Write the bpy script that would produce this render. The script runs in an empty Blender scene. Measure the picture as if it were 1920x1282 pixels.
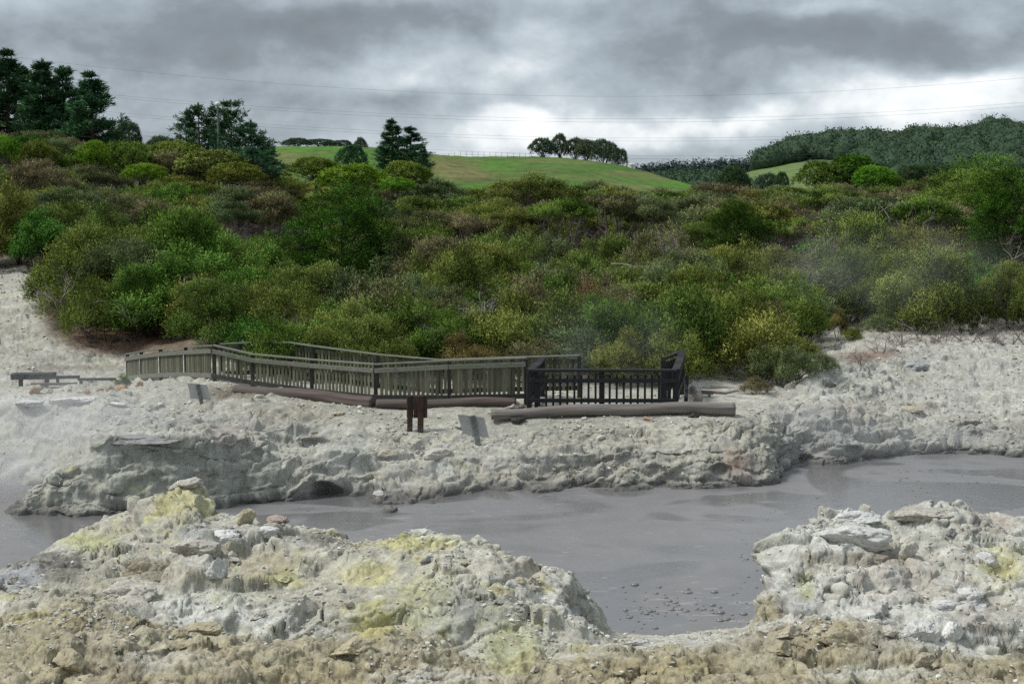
import bpy, math, random
import numpy as np
from mathutils import Vector, Matrix, Quaternion
from mathutils.bvhtree import BVHTree

random.seed(7)
rng = np.random.default_rng(11)
scene = bpy.context.scene
col = scene.collection
R = math.radians

# ------------------------------------------------------------------ camera
F = 2666.7                       # focal length in pixels of the 1920 wide photo (50 mm)
ZC = 7.5                         # eye height above the mud pool
PITCH = math.atan((641 - 370) / F)
CAM = np.array([0.0, 0.0, ZC])
FW = np.array([0.0, math.cos(PITCH), -math.sin(PITCH)])
UP = np.array([0.0, math.sin(PITCH), math.cos(PITCH)])

cam_data = bpy.data.cameras.new('camera')
cam_data.lens = 50.0
cam_data.sensor_width = 36.0
cam_data.sensor_fit = 'HORIZONTAL'
cam_data.clip_start = 0.1
cam_data.clip_end = 9000.0
cam = bpy.data.objects.new('camera', cam_data)
col.objects.link(cam)
cam.location = (0, 0, ZC)
cam.rotation_euler = (math.pi / 2 - PITCH, 0, 0)
scene.camera = cam


def P(u, v, Y):
    """the point at forward distance Y seen along photo pixel (u, v)"""
    u = np.asarray(u, float); v = np.asarray(v, float); Y = np.asarray(Y, float)
    dx = (u - 960) / F; dy = (641 - v) / F
    d1 = FW[1] + dy * UP[1]; d2 = FW[2] + dy * UP[2]
    t = Y / d1
    return np.stack([dx * t, Y + 0 * t, ZC + d2 * t], -1)


def PZ(u, Y, z):
    """the point at distance Y and height z in the vertical plane of column u"""
    u = np.asarray(u, float); Y = np.asarray(Y, float); z = np.asarray(z, float)
    d = Y * math.cos(PITCH) + (ZC - z) * math.sin(PITCH)
    return np.stack([(u - 960) / F * d, Y + 0 * d, z + 0 * d], -1)


def PW(u, v, z=0.0):
    """the point at height z seen along photo pixel (u, v)"""
    v = np.asarray(v, float)
    dy = (641 - v) / F
    s = (FW[2] + dy * UP[2]) / (FW[1] + dy * UP[1])
    return P(u, v, (z - ZC) / s)


def UV(p):
    q = np.asarray(p, float) - CAM
    d = q @ FW
    return 960 + F * q[..., 0] / d, 641 - F * (q @ UP) / d


# ------------------------------------------------------------------ noise
_pr = np.random.default_rng(5)
_perm = _pr.permutation(256).astype(np.int32)
_perm = np.concatenate([_perm, _perm, _perm])
_g = _pr.normal(size=(256, 3)); _g /= np.linalg.norm(_g, axis=1)[:, None]
_g = _g.astype(np.float32)
_wj = _pr.random((256, 3)).astype(np.float32)


def perlin(p):
    p = np.asarray(p, np.float32)
    i = np.floor(p).astype(np.int32); f = p - i
    i &= 255
    w = f * f * f * (f * (f * 6 - 15) + 10)
    r = 0
    for a in (0, 1):
        wa = w[:, 0] if a else 1 - w[:, 0]
        xa = _perm[i[:, 0] + a]
        for b in (0, 1):
            wb = wa * (w[:, 1] if b else 1 - w[:, 1])
            yb = _perm[xa + ((i[:, 1] + b) & 255)]
            for c in (0, 1):
                wc = wb * (w[:, 2] if c else 1 - w[:, 2])
                g = _g[_perm[yb + ((i[:, 2] + c) & 255)]]
                r = r + wc * (g[:, 0] * (f[:, 0] - a) + g[:, 1] * (f[:, 1] - b) + g[:, 2] * (f[:, 2] - c))
    return r * 1.5


def fbm(p, octv=4, gain=.5, lac=2.03):
    p = np.asarray(p, np.float32)
    s = 0; a = 1.0; t = 0
    for k in range(octv):
        s = s + a * perlin(p + 17.3 * k); t += a
        p = p * lac; a *= gain
    return s / t


def worley(p, vec=False):
    p = np.asarray(p, np.float32)
    i = np.floor(p).astype(np.int32); f = p - i
    n = len(p)
    f1 = np.full(n, 9, np.float32); f2 = np.full(n, 9, np.float32); cid = np.zeros(n, np.int32)
    dv = np.zeros((n, 3), np.float32) if vec else None
    for a in (-1, 0, 1):
        xa = _perm[(i[:, 0] + a) & 255]
        for b in (-1, 0, 1):
            yb = _perm[xa + ((i[:, 1] + b) & 255)]
            for c in (-1, 0, 1):
                h = _perm[yb + ((i[:, 2] + c) & 255)]
                j = _wj[h]
                e = j + np.array([a, b, c], np.float32) - f
                d = e[:, 0] ** 2 + e[:, 1] ** 2 + e[:, 2] ** 2
                m = d < f1
                f2 = np.where(m, f1, np.minimum(f2, d)); cid = np.where(m, h, cid)
                f1 = np.where(m, d, f1)
                if vec: dv[m] = e[m]
    if vec: return np.sqrt(f1), np.sqrt(f2), _wj[cid], (dv * _g[cid]).sum(1)
    return np.sqrt(f1), np.sqrt(f2), _wj[cid]


def sstep(a, b, x):
    t = np.clip((x - a) / (b - a), 0, 1)
    return t * t * (3 - 2 * t)


# ------------------------------------------------------------------ mesh + object helpers
def mesh_np(name, verts, quads=None, tris=None, smooth=True):
    me = bpy.data.meshes.new(name)
    verts = np.ascontiguousarray(verts, np.float32)
    me.vertices.add(len(verts)); me.vertices.foreach_set('co', verts.ravel())
    idx = []; st = []; s = 0
    if quads is not None and len(quads):
        idx.append(np.asarray(quads, np.int32).ravel()); st.append(np.arange(len(quads)) * 4); s = len(quads) * 4
    if tris is not None and len(tris):
        idx.append(np.asarray(tris, np.int32).ravel()); st.append(s + np.arange(len(tris)) * 3)
    idx = np.concatenate(idx); st = np.concatenate(st).astype(np.int32)
    me.loops.add(len(idx)); me.loops.foreach_set('vertex_index', idx)
    me.polygons.add(len(st)); me.polygons.foreach_set('loop_start', st)
    me.polygons.foreach_set('use_smooth', np.full(len(st), smooth))
    me.update(calc_edges=True)
    return me


def vcol(me, name, rgb):
    a = me.attributes.new(name, 'FLOAT_COLOR', 'POINT')
    c = np.ones((len(rgb), 4), np.float32); c[:, :3] = rgb
    a.data.foreach_set('color', c.ravel())


def vfloat(me, name, x):
    a = me.attributes.new(name, 'FLOAT', 'POINT')
    a.data.foreach_set('value', np.ascontiguousarray(x, np.float32))


def link(name, me, mat, parent=None, loc=None):
    o = bpy.data.objects.new(name, me)
    col.objects.link(o)
    if mat is not None and len(me.materials) == 0:
        me.materials.append(mat)
    if parent is not None:
        o.parent = parent
    if loc is not None:
        o.location = loc
    return o


def empty(name, loc=(0, 0, 0), rz=0.0):
    o = bpy.data.objects.new(name, None)
    o.empty_display_size = .2
    col.objects.link(o); o.location = loc; o.rotation_euler = (0, 0, rz)
    return o


def tag(o, label=None, cat=None, group=None, kind=None):
    if label: o['label'] = label
    if cat: o['category'] = cat
    if group: o['group'] = group
    if kind: o['kind'] = kind
    return o


def copy_tree(o, parent=None):
    c = o.copy(); col.objects.link(c)
    c.parent = parent
    for k in ('label', 'group'):
        if parent is None and k in c: del c[k]
    for ch in list(o.children):
        copy_tree(ch, c)
    return c


class MB:
    """collects boxes and tubes in numpy and links them as one mesh object"""
    def __init__(s):
        s.v = []; s.q = []; s.n = 0

    def add(s, v, q):
        v = np.asarray(v, float); s.v.append(v); s.q.append(np.asarray(q, int) + s.n); s.n += len(v); return s

    def beam(s, a, b, w, h, up=(0, 0, 1), roll=0.0, jit=0.0):
        """box from a to b, w across, h along 'up'"""
        a = np.asarray(a, float); b = np.asarray(b, float)
        d = b - a; d /= np.linalg.norm(d)
        up = np.asarray(up, float)
        if abs(d @ up) > .95: up = np.array([0, 1., 0])
        x = np.cross(d, up); x /= np.linalg.norm(x); y = np.cross(x, d)
        if roll:
            x, y = x * math.cos(roll) + y * math.sin(roll), y * math.cos(roll) - x * math.sin(roll)
        bev = min(w, h) * .14
        prof = [(-w/2+bev, -h/2), (w/2-bev, -h/2), (w/2, -h/2+bev), (w/2, h/2-bev), (w/2-bev, h/2), (-w/2+bev, h/2), (-w/2, h/2-bev), (-w/2, -h/2+bev)]
        vs = []
        for e in (a, b):
            for (px, py) in prof:
                vs.append(e + x * px + y * py + (rng.normal(size=3) * jit if jit else 0))
        q = [(k, (k + 1) % 8, 8 + (k + 1) % 8, 8 + k) for k in range(8)]
        q += [(7, 6, 1, 0), (6, 5, 2, 1), (5, 4, 3, 2)]
        q += [(8, 9, 14, 15), (9, 10, 13, 14), (10, 11, 12, 13)]
        return s.add(vs, q)

    def tube(s, pts, rad, n=8, cap=True):
        pts = np.asarray(pts, float); rad = np.broadcast_to(np.asarray(rad, float), (len(pts),))
        t = np.gradient(pts, axis=0); t /= np.linalg.norm(t, axis=1)[:, None] + 1e-9
        ref = np.array([0, 0, 1.]) if abs(t[0, 2]) < .9 else np.array([1., 0, 0])
        vs = []
        x = np.cross(t[0], ref); x /= np.linalg.norm(x)
        for k in range(len(pts)):
            x = x - t[k] * (x @ t[k]); x /= np.linalg.norm(x) + 1e-9
            y = np.cross(t[k], x)
            for j in range(n):
                a = 2 * math.pi * j / n
                vs.append(pts[k] + rad[k] * (math.cos(a) * x + math.sin(a) * y))
        q = []
        for k in range(len(pts) - 1):
            for j in range(n):
                q.append((k*n + j, k*n + (j+1) % n, (k+1)*n + (j+1) % n, (k+1)*n + j))
        if cap:
            b0 = len(vs); vs.append(pts[0]); vs.append(pts[-1])
            m = (len(pts) - 1) * n
            for j in range(0, n - n % 2, 2):
                q.append((b0, (j+2) % n, (j+1) % n, j)); q.append((b0+1, m+j, m+(j+1) % n, m+(j+2) % n))
        return s.add(vs, q)

    def mesh(s, name, smooth=False):
        return mesh_np(name, np.concatenate(s.v), np.concatenate(s.q), smooth=smooth)

    def build(s, name, mat, parent=None, smooth=False):
        return link(name, s.mesh(name, smooth), mat, parent)


# ------------------------------------------------------------------ material helpers
def new_mat(name):
    m = bpy.data.materials.new(name); m.use_nodes = True
    nt = m.node_tree; nt.nodes.clear()
    out = nt.nodes.new('ShaderNodeOutputMaterial')
    return m, nt, out


def N(nt, kind, **kw):
    n = nt.nodes.new('ShaderNode' + kind)
    for k, v in kw.items():
        if k in n.inputs: n.inputs[k].default_value = v
        else: setattr(n, k, v)
    return n


def math_n(nt, op, a, b=None, c=None, clamp=False):
    n = nt.nodes.new('ShaderNodeMath'); n.operation = op; n.use_clamp = clamp
    for i, x in enumerate((a, b, c)):
        if x is None: continue
        if hasattr(x, 'links'): nt.links.new(x, n.inputs[i])
        else: n.inputs[i].default_value = x
    return n.outputs[0]


def mixc(nt, fac, a, b, blend='MIX'):
    n = nt.nodes.new('ShaderNodeMix'); n.data_type = 'RGBA'; n.blend_type = blend
    for sock, x in ((n.inputs[0], fac), (n.inputs[6], a), (n.inputs[7], b)):
        if hasattr(x, 'links'): nt.links.new(x, sock)
        elif isinstance(x, (int, float)): sock.default_value = x
        else: sock.default_value = (*x, 1) if len(x) == 3 else x
    return n.outputs[2]


def noise_n(nt, vec, scale, detail=5, rough=.55, dist=0.0):
    n = nt.nodes.new('ShaderNodeTexNoise')
    n.inputs['Scale'].default_value = scale; n.inputs['Detail'].default_value = detail
    n.inputs['Roughness'].default_value = rough; n.inputs['Distortion'].default_value = dist
    if vec is not None: nt.links.new(vec, n.inputs['Vector'])
    return n


def ramp_n(nt, fac, stops):
    n = nt.nodes.new('ShaderNodeValToRGB')
    e = n.color_ramp.elements
    while len(e) < len(stops): e.new(.5)
    for el, (p, c) in zip(e, stops):
        el.position = p; el.color = (*c, 1) if len(c) == 3 else c
    nt.links.new(fac, n.inputs[0])
    return n.outputs[0]
# ------------------------------------------------------------------ terrain: lofts through contour lines of the place
PAL = {k: np.array(c) for k, c in dict(
    white=(.62, .62, .575), pale=(.485, .472, .40), tan=(.40, .365, .29), ochre=(.375, .33, .215), yellow=(.52, .49, .235),
    grey=(.36, .36, .335), green=(.45, .46, .40), pink=(.44, .385, .335), dark=(.085, .08, .075), brown=(.185, .15, .11),
    red=(.24, .115, .065), lime=(.45, .46, .225), cream=(.54, .52, .43), mud=(.20, .19, .185), bluish=(.42, .43, .44),
    soil=(.17, .125, .085)).items()}


def interp(pts, ug, sm=5):
    a = np.array(pts, float)
    out = []
    ker = np.exp(-.5 * (np.arange(-12, 13) / sm) ** 2); ker /= ker.sum()
    for k in range(1, a.shape[1]):
        y = np.interp(ug, a[:, 0], a[:, k])
        y = np.convolve(np.pad(y, 12, 'edge'), ker, 'valid')
        out.append(y)
    return out


def cv(pts, ug, sm=5):
    v, Y = interp(pts, ug, sm)
    return P(ug, v, Y)


def cz(pts, ug, sm=5):
    Y, z = interp(pts, ug, sm)
    return PZ(ug, Y, z)


def loft(curves, rows, smooth_rows=2):
    """curves: list of (M,3); rows per segment -> grid (Nrows, M, 3) and parameter along (curve index)"""
    g = []; t = []
    for k in range(len(curves) - 1):
        n = rows[k]
        for j in range(n):
            s = j / n
            g.append(curves[k] * (1 - s) + curves[k + 1] * s); t.append(k + s)
    g.append(curves[-1]); t.append(len(curves) - 1)
    g = np.array(g)
    for _ in range(smooth_rows):
        g[1:-1] = .25 * g[:-2] + .5 * g[1:-1] + .25 * g[2:]
    return g, np.array(t)


def grid_quads(n, m):
    i = np.arange(n * m).reshape(n, m)
    return np.stack([i[:-1, :-1], i[:-1, 1:], i[1:, 1:], i[1:, :-1]], -1).reshape(-1, 4)


def grid_normals(g):
    du = np.gradient(g, axis=1); dv = np.gradient(g, axis=0)
    n = np.cross(du, dv); n /= np.linalg.norm(n, axis=2)[..., None] + 1e-9
    return n


def warpv(p):
    return np.stack([fbm(p * 1.1 + 3, 3), fbm(p * 1.1 + 31, 3), fbm(p * 1.1 + 57, 3)], -1)


def terrace(z, n, h, k):
    """pulls heights toward flat treads with short steep risers, like layered crust"""
    t = z / h + n
    f = t - np.floor(t)
    g_ = np.where(f < .72, f * .28, .2016 + (f - .72) * 2.851)
    return (g_ - f) * h * k


def disp_coarse(p, blocky, strata, flute):
    w = warpv(p)
    q = (p + w * .5) * np.array([.72, .72, 2.3])
    f1, f2, h, fa = worley(q, True)
    k1 = sstep(-.3, .2, fbm(p * .7 + 77, 2))
    crack = (1 - sstep(0, .07, f2 - f1)) * k1
    fd = sstep(0, .13, f2 - f1)
    d = blocky * (((h[:, 0] - .45) * .20 + fa * .22) * fd - crack * .09)
    s = perlin(np.stack([p[:, 0] * .45, p[:, 1] * .45, p[:, 2] * 5.5 + fbm(p * .8, 3) * 1.6], -1))
    d += strata * s * .17
    fl = perlin(np.stack([p[:, 0] * 2.2 + w[:, 0], p[:, 1] * 2.2 + w[:, 1], p[:, 2] * .55], -1))
    d += flute * fl * .16
    d += fbm(p * .8 + 91, 3) * .24
    return d, crack * blocky


def disp_fine(p, blocky, fine, lumpy, strata):
    w = warpv(p); k2 = sstep(-.2, .3, fbm(p * 1.3 + 50, 2))
    f1, f2, h2, fa = worley((p + w * .35) * np.array([2.2, 2.2, 4.6]) + 9, True)
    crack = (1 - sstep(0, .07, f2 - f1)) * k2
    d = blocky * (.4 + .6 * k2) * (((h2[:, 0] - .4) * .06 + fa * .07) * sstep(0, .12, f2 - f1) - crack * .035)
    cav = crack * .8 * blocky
    k3 = sstep(-.15, .35, fbm(p * 2.0 + 150, 2))
    f1, f2, h3, fa = worley(p * 7.0 + w * 1.0, True)
    d += fine * (.25 + .75 * k3) * ((h3[:, 0] - .4) * .018 + fa * .028) * sstep(0, .15, f2 - f1)
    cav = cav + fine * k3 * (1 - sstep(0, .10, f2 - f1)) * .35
    f1, f2, h4, fa = worley(p * 16.0 + w * 1.4, True)
    d += fine * (.3 + .7 * k3) * ((h4[:, 0] - .4) * .010 + fa * .015) * sstep(0, .3, f2 - f1)
    if lumpy.max() > .05:
        for fr, am, cv_ in ((3.0, .13, .5), (7.5, .055, .5), (17.0, .022, .35)):
            f1, f2, hh = worley(p * fr + w * .9)
            d += lumpy * (.45 - f1) * am * (.5 + hh[:, 0])
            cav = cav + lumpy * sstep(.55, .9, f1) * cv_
    s2 = perlin(np.stack([p[:, 0] * 1.2, p[:, 1] * 1.2, p[:, 2] * 17 + fbm(p * 1.3, 3) * 1.2], -1))
    d += strata * s2 * .035
    d += fine * (fbm(p * 7, 5, .6) * .032 + (.4 - np.abs(perlin(p * 3.1 + 7))) * .035)
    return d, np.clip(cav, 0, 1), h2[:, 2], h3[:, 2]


def resample(g, tt, keep=.45):
    n, m = g.shape[:2]
    L = np.linalg.norm(np.diff(g, axis=0), axis=2) / np.maximum(6, g[:-1, :, 1])
    idx = np.arange(n) / (n - 1.0)
    out = np.empty_like(g); to = np.empty((n, m))
    for j in range(m):
        c_ = np.concatenate([[0], np.cumsum(L[:, j])]); c_ = keep * idx + (1 - keep) * c_ / c_[-1]
        for k in range(3): out[:, j, k] = np.interp(idx, c_, g[:, j, k])
        to[:, j] = np.interp(idx, c_, tt[:, j])
    return out, to


def erode(g, tt, masks, fade):
    """coarse relief, even spacing, then fine relief along the new normals"""
    n, m = g.shape[:2]; T = np.repeat(tt[:, None], m, 1)
    p = g.reshape(-1, 3); mk = masks(p, T.ravel()); fd = fade(p, T.ravel())
    nn = grid_normals(g).reshape(-1, 3)
    d, cr = disp_coarse(p.astype(np.float32), mk['blocky'], mk['strata'], mk['flute'])
    p = p + nn * (d * fd)[:, None]
    tn = fbm(np.stack([p[:, 0] * .5, p[:, 1] * .5, p[:, 2] * 0], -1), 3) * 2.2
    p[:, 2] += (terrace(p[:, 2], tn, .42, mk['terr']) + terrace(p[:, 2], tn * 1.7 + .3, .13, mk['terr'])) * fd
    g, T = resample(p.reshape(n, m, 3), T)
    for _ in range(1): g[1:-1] = .15 * g[:-2] + .7 * g[1:-1] + .15 * g[2:]
    p = g.reshape(-1, 3); mk = masks(p, T.ravel()); fd = fade(p, T.ravel())
    nn = grid_normals(g).reshape(-1, 3)
    d, cav, h1, h2 = disp_fine(p.astype(np.float32), mk['blocky'], mk['fine'], mk['lumpy'], mk['strata'])
    pn = p + nn * (d * fd)[:, None]
    return pn, p, nn, T.ravel(), cav, h1, h2, mk


def paint(base, u, v, Y, p, blobs):
    wob = fbm(p * 2.2 + 40, 3); wob2 = fbm(p * 7 + 11, 5, .75)
    for (bu, bv, ru, rv, name, k, *rest) in blobs:
        d = np.sqrt(((u - bu) / ru) ** 2 + ((v - bv) / rv) ** 2)
        m = sstep(1.15, .45, d + wob * .55 + wob2 * .75) * k * (.75 + .5 * sstep(-.2, .2, wob2))
        if rest: m = m * (np.abs(Y - rest[0]) < rest[1])
        base += (PAL[name] - base) * m[:, None]
    return base


# ---- near bank
M1 = 1560
ug = np.concatenate([np.linspace(-760, -90, 111)[:-1], np.linspace(-90, 2010, M1 - 220), np.linspace(2010, 2680, 111)[1:]])
G0 = cz([(-190, 8, 2.7), (2110, 8, 2.7)], ug)
G1 = cv([(-190, 1312, 16), (2110, 1312, 16)], ug)
G2 = cv([(-190,1150,18.5),(0,1138,18.6),(120,1132,18.7),(200,1150,18.4),(300,1185,18),(420,1195,17.8),(520,1205,17.7),(640,1212,17.6),
         (720,1192,17.9),(800,1212,17.7),(880,1245,17.3),(960,1262,17),(1030,1262,17),(1100,1248,17.2),(1180,1240,17.4),(1230,1225,17.6),
         (1300,1220,17.7),(1360,1235,17.6),(1400,1205,18.2),(1440,1185,18.5),(1540,1165,18.8),(1600,1180,18.6),(1700,1200,18.3),
         (1750,1235,17.7),(1800,1245,17.5),(1920,1250,17.4),(2110,1250,17.4)], ug)
G3 = cv([(-190,1128,19.4),(0,1118,19.6),(200,1125,19.5),(330,1160,19.2),(400,1165,19.2),(500,1178,19.1),(600,1187,19.0),(700,1178,19.1),
         (800,1200,18.9),(900,1222,18.5),(1000,1236,18.2),(1100,1228,18.4),(1200,1216,19.1),(1300,1207,19.7),(1400,1192,20),
         (1440,1172,19.4),(1540,1150,19.5),(1700,1190,19),(1800,1228,18.5),(1920,1232,18.3),(2110,1232,18.3)], ug)
G4 = cv([(-190,1098,20.7),(0,1090,20.7),(100,1082,20.8),(200,1090,20.6),(300,1105,20.3),(400,1095,20.5),(500,1112,20.2),(600,1122,20),
         (700,1112,19.9),(800,1112,19.9),(900,1132,19.8),(1000,1152,19.8),(1080,1172,20.2),(1150,1197,21.5),(1300,1197,21.6),(1400,1182,21.5),
         (1430,1152,20.6),(1480,1110,20.4),(1560,1092,20.5),(1700,1095,20.6),(1800,1135,20),(1920,1135,20),(2110,1135,20)], ug)
G5 = cv([(-190,1080,22.5),(0,1072,23),(100,1042,23),(200,1012,23.2),(300,992,23.5),(380,988,23.5),(450,1012,23),(560,1032,22.3),(650,1036,21.8),
         (750,1036,21.4),(850,1040,21.2),(950,1060,21.1),(1040,1092,21.2),(1100,1142,21.8),(1140,1188,23),(1250,1192,23.3),(1400,1178,23),
         (1425,1130,21.5),(1450,1065,21.4),(1520,1032,21.6),(1600,1012,22),(1700,1002,22.3),(1800,1022,22),(1920,1032,22),(2110,1032,22)], ug)
G6p = [(-190,1088,26.5),(0,1066,27.5),(50,1050,27.5),(120,1008,27),(200,970,26.8),(248,952,26.5),(265,928,26.2),(300,914,26),(335,900,26),(368,898,26),
       (384,928,25.8),(410,946,25.5),(460,958,25),(478,976,24.8),(490,988,24.5),(560,988,24.2),(620,992,23.8),(650,1000,23.5),(750,1002,22.8),
       (830,998,22.4),(900,1012,22.2),(980,1028,22.2),(1050,1066,22.3),(1100,1114,22.6),(1125,1152,23.3),(1150,1190,24),(1200,1193,24.2),
       (1300,1194,24.1),(1390,1190,24),(1412,1168,23.2),(1424,1130,22.6),(1430,1030,22.4),(1445,1012,22.3),(1470,1006,22.4),(1508,988,22.6),
       (1545,963,22.8),(1600,953,23),(1640,964,23.2),(1665,945,23.5),(1720,939,23.8),(1820,950,24),(1860,967,24),(1920,972,24.2),(2110,968,24.2)]
G6 = cv(G6p, ug, 3)
G7 = G6.copy(); dz = np.clip(G6[:, 2], .1, 9)
G7[:, 1] += .35 + dz * .35; G7[:, 0] *= (G7[:, 1] / G6[:, 1]); G7[:, 2] = G6[:, 2] * .45 - .1
G8 = G7.copy(); G8[:, 1] += .5 + dz * .3; G8[:, 0] *= (G8[:, 1] / G7[:, 1]); G8[:, 2] = -.55
rows = [24, 120, 55, 95, 95, 95, 30, 14]
g, tt = loft([G0, G1, G2, G3, G4, G5, G6, G7, G8], rows, 4)
nr = g.shape[0]


def masks_near(p, tr):
    u, v = UV(p)
    k = dict(bot=sstep(3.0, 2.4, tr + fbm(p * .7, 2) * .5),                    # the ochre clods at the bottom
             crag=sstep(1380, 1480, u) * sstep(2.2, 3.2, tr), spur=sstep(620, 420, u) * sstep(3.2, 4.0, tr),
             shore=sstep(1080, 1160, u) * sstep(1440, 1390, u) * sstep(2.6, 3.2, tr))
    k['lumpy'] = .06 + 1.0 * k['bot'] * (1 - .6 * sstep(.0, .35, fbm(p * .8 + 5, 2)))
    k['blocky'] = .62 + .12 * k['crag'] + .15 * k['spur'] - .2 * k['bot'] - .2 * k['shore']
    k['strata'] = .3 + .75 * k['crag'] + .35 * k['spur']
    k['flute'] = .25 + 0 * u
    k['fine'] = 1.0 + 0 * u
    k['terr'] = np.clip((.75 + .3 * k['crag']) * (1 - .6 * k['shore']) * sstep(-.35, .15, fbm(p * .6 + 44, 2)), 0, 1)
    return k


def fade_near(p, tr):
    u, v = UV(p)
    return (1 - .5 * sstep(1080, 1160, u) * sstep(1440, 1390, u) * sstep(2.6, 3.2, tr)) * (.55 + .45 * sstep(0, 1.2, tr)) * (1 - .5 * sstep(220, 60, u) * sstep(4.5, 5.5, tr))


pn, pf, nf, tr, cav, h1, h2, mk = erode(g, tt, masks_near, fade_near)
u, v = UV(pf); Y = pf[:, 1]; bot, crag, spur, shore = mk['bot'], mk['crag'], mk['spur'], mk['shore']
# the undercut nose of the crag
gz = pf[:, 2]
nose = np.exp(-((u - 1440) / 30) ** 2) * np.exp(-((gz - 1.9) / .28) ** 2) * sstep(4.6, 5.6, tr) * sstep(7.6, 7, tr)
pn[:, 0] -= nose * .30
pn[:, 0] += np.exp(-((u - 1440) / 34) ** 2) * np.exp(-((gz - 1.05) / .38) ** 2) * sstep(4.0, 4.8, tr) * .34
shade = fbm(pf * .55 + 70, 4); sh2 = fbm(pf * 3.1 + 23, 4)
c = PAL['pale'] + (PAL['white'] - PAL['pale']) * sstep(-.1, .45, shade + sh2 * .5)[:, None]
c += (PAL['tan'] - c) * (sstep(.0, .5, fbm(pf * .8 + 130, 4) + .3 * sh2) * .65)[:, None]
c += (PAL['ochre'] * 1.05 - c) * (bot * (.62 + .3 * sh2))[:, None]
c += (PAL['white'] - c) * (crag * (.35 + .4 * sstep(-.2, .3, sh2)))[:, None]
up = nf[:, 2]
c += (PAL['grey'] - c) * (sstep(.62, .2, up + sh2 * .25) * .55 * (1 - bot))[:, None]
yel = sstep(.12, .34, fbm(pf * 1.3 + 200, 5, .62)) * (1 - crag * .8) * (1 - bot * .6) * (1 - shore)
c += (PAL['yellow'] - c) * (yel * .55)[:, None]
wobw = fbm(pf * 3, 3)
BL = [(780, 1018, 90, 22, 'yellow', .65), (800, 1125, 80, 60, 'lime', .5), (700, 1170, 55, 40, 'yellow', .7), (960, 1210, 70, 60, 'lime', .5), (860,1155,90,45,'green',.55),
      (690, 1075, 60, 30, 'yellow', .6), (530, 1085, 45, 14, 'lime', .7), (480, 1060, 90, 40, 'ochre', .55), (330, 940, 60, 40, 'yellow', .55), (170, 1015, 60, 22, 'lime', .6),
      (420, 1110, 60, 50, 'green', .6), (90, 1062, 110, 34, 'dark', .75), (30, 1085, 55, 28, 'bluish', .9), (620, 1008, 110, 18, 'dark', .55), (400, 1000, 90, 20, 'bluish', .6),
      (880, 1130, 55, 45, 'grey', .7), (1090, 1130, 50, 45, 'grey', .65), (560, 1160, 130, 34, 'white', .45), (80, 1160, 90, 18, 'yellow', .3), (600, 1265, 150, 30, 'ochre', .6),
      (340, 1080, 120, 40, 'tan', .6), (900, 1060, 160, 45, 'cream', .45), (1000, 1060, 90, 35, 'pink', .35), (800, 1270, 160, 20, 'white', .5), (300,1235,90,25,'white',.3),
      (1560, 1010, 90, 45, 'white', .75), (1500, 1120, 55, 50, 'bluish', .5), (1510, 1100, 22, 34, 'lime', .5), (1470, 1010, 40, 18, 'green', .5), (1600, 1050, 120, 18, 'brown', .5),
      (1780, 1180, 150, 60, 'white', .65), (1700, 1080, 120, 60, 'pink', .35), (1880, 1060, 50, 45, 'yellow', .6), (1450, 1200, 110, 40, 'tan', .6), (1560, 1200, 130, 45, 'ochre', .45),
      (1900, 1240, 60, 30, 'ochre', .6), (1650, 1262, 130, 18, 'white', .6), (1280, 1250, 110, 28, 'ochre', .8), (1280, 1195, 120, 14, 'white', .5), (1840, 1150, 70, 50, 'brown', .4),
      (1435, 1140, 26, 30, 'ochre', .6), (1130, 1255, 90, 22, 'ochre', .6), (1230, 1265, 60, 20, 'ochre', .6), (1650, 1200, 70, 40, 'grey', .4), (1860, 980, 60, 25, 'pink', .5), (1700, 960, 40, 20, 'brown', .5)]
c = paint(c, u, v, Y, pf, BL)
c += (PAL['brown'] * 1.3 - c) * (sstep(.20, .46, fbm(pf * 3.2 + 410, 5, .65)) * .45)[:, None]
c += (PAL['brown'] * .6 - c) * (np.clip(cav, 0, 1) * .85)[:, None]  # cracks and hollows darkened: mineral stain with crevice shade put into the tint
c *= (1 + (h2 - .5) * .25 + (h1 - .5) * .18)[:, None]
c += (PAL['mud'] * .55 - c) * sstep(.17, .04, pn[:, 2] + wobw * .06)[:, None] * .85
gr = c.mean(1, keepdims=True); c = np.clip((gr + (c - gr) * 1.2) * .90, .02, .8)
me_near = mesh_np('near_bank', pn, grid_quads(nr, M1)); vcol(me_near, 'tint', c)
NEAR = pn.reshape(nr, M1, 3)

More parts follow.
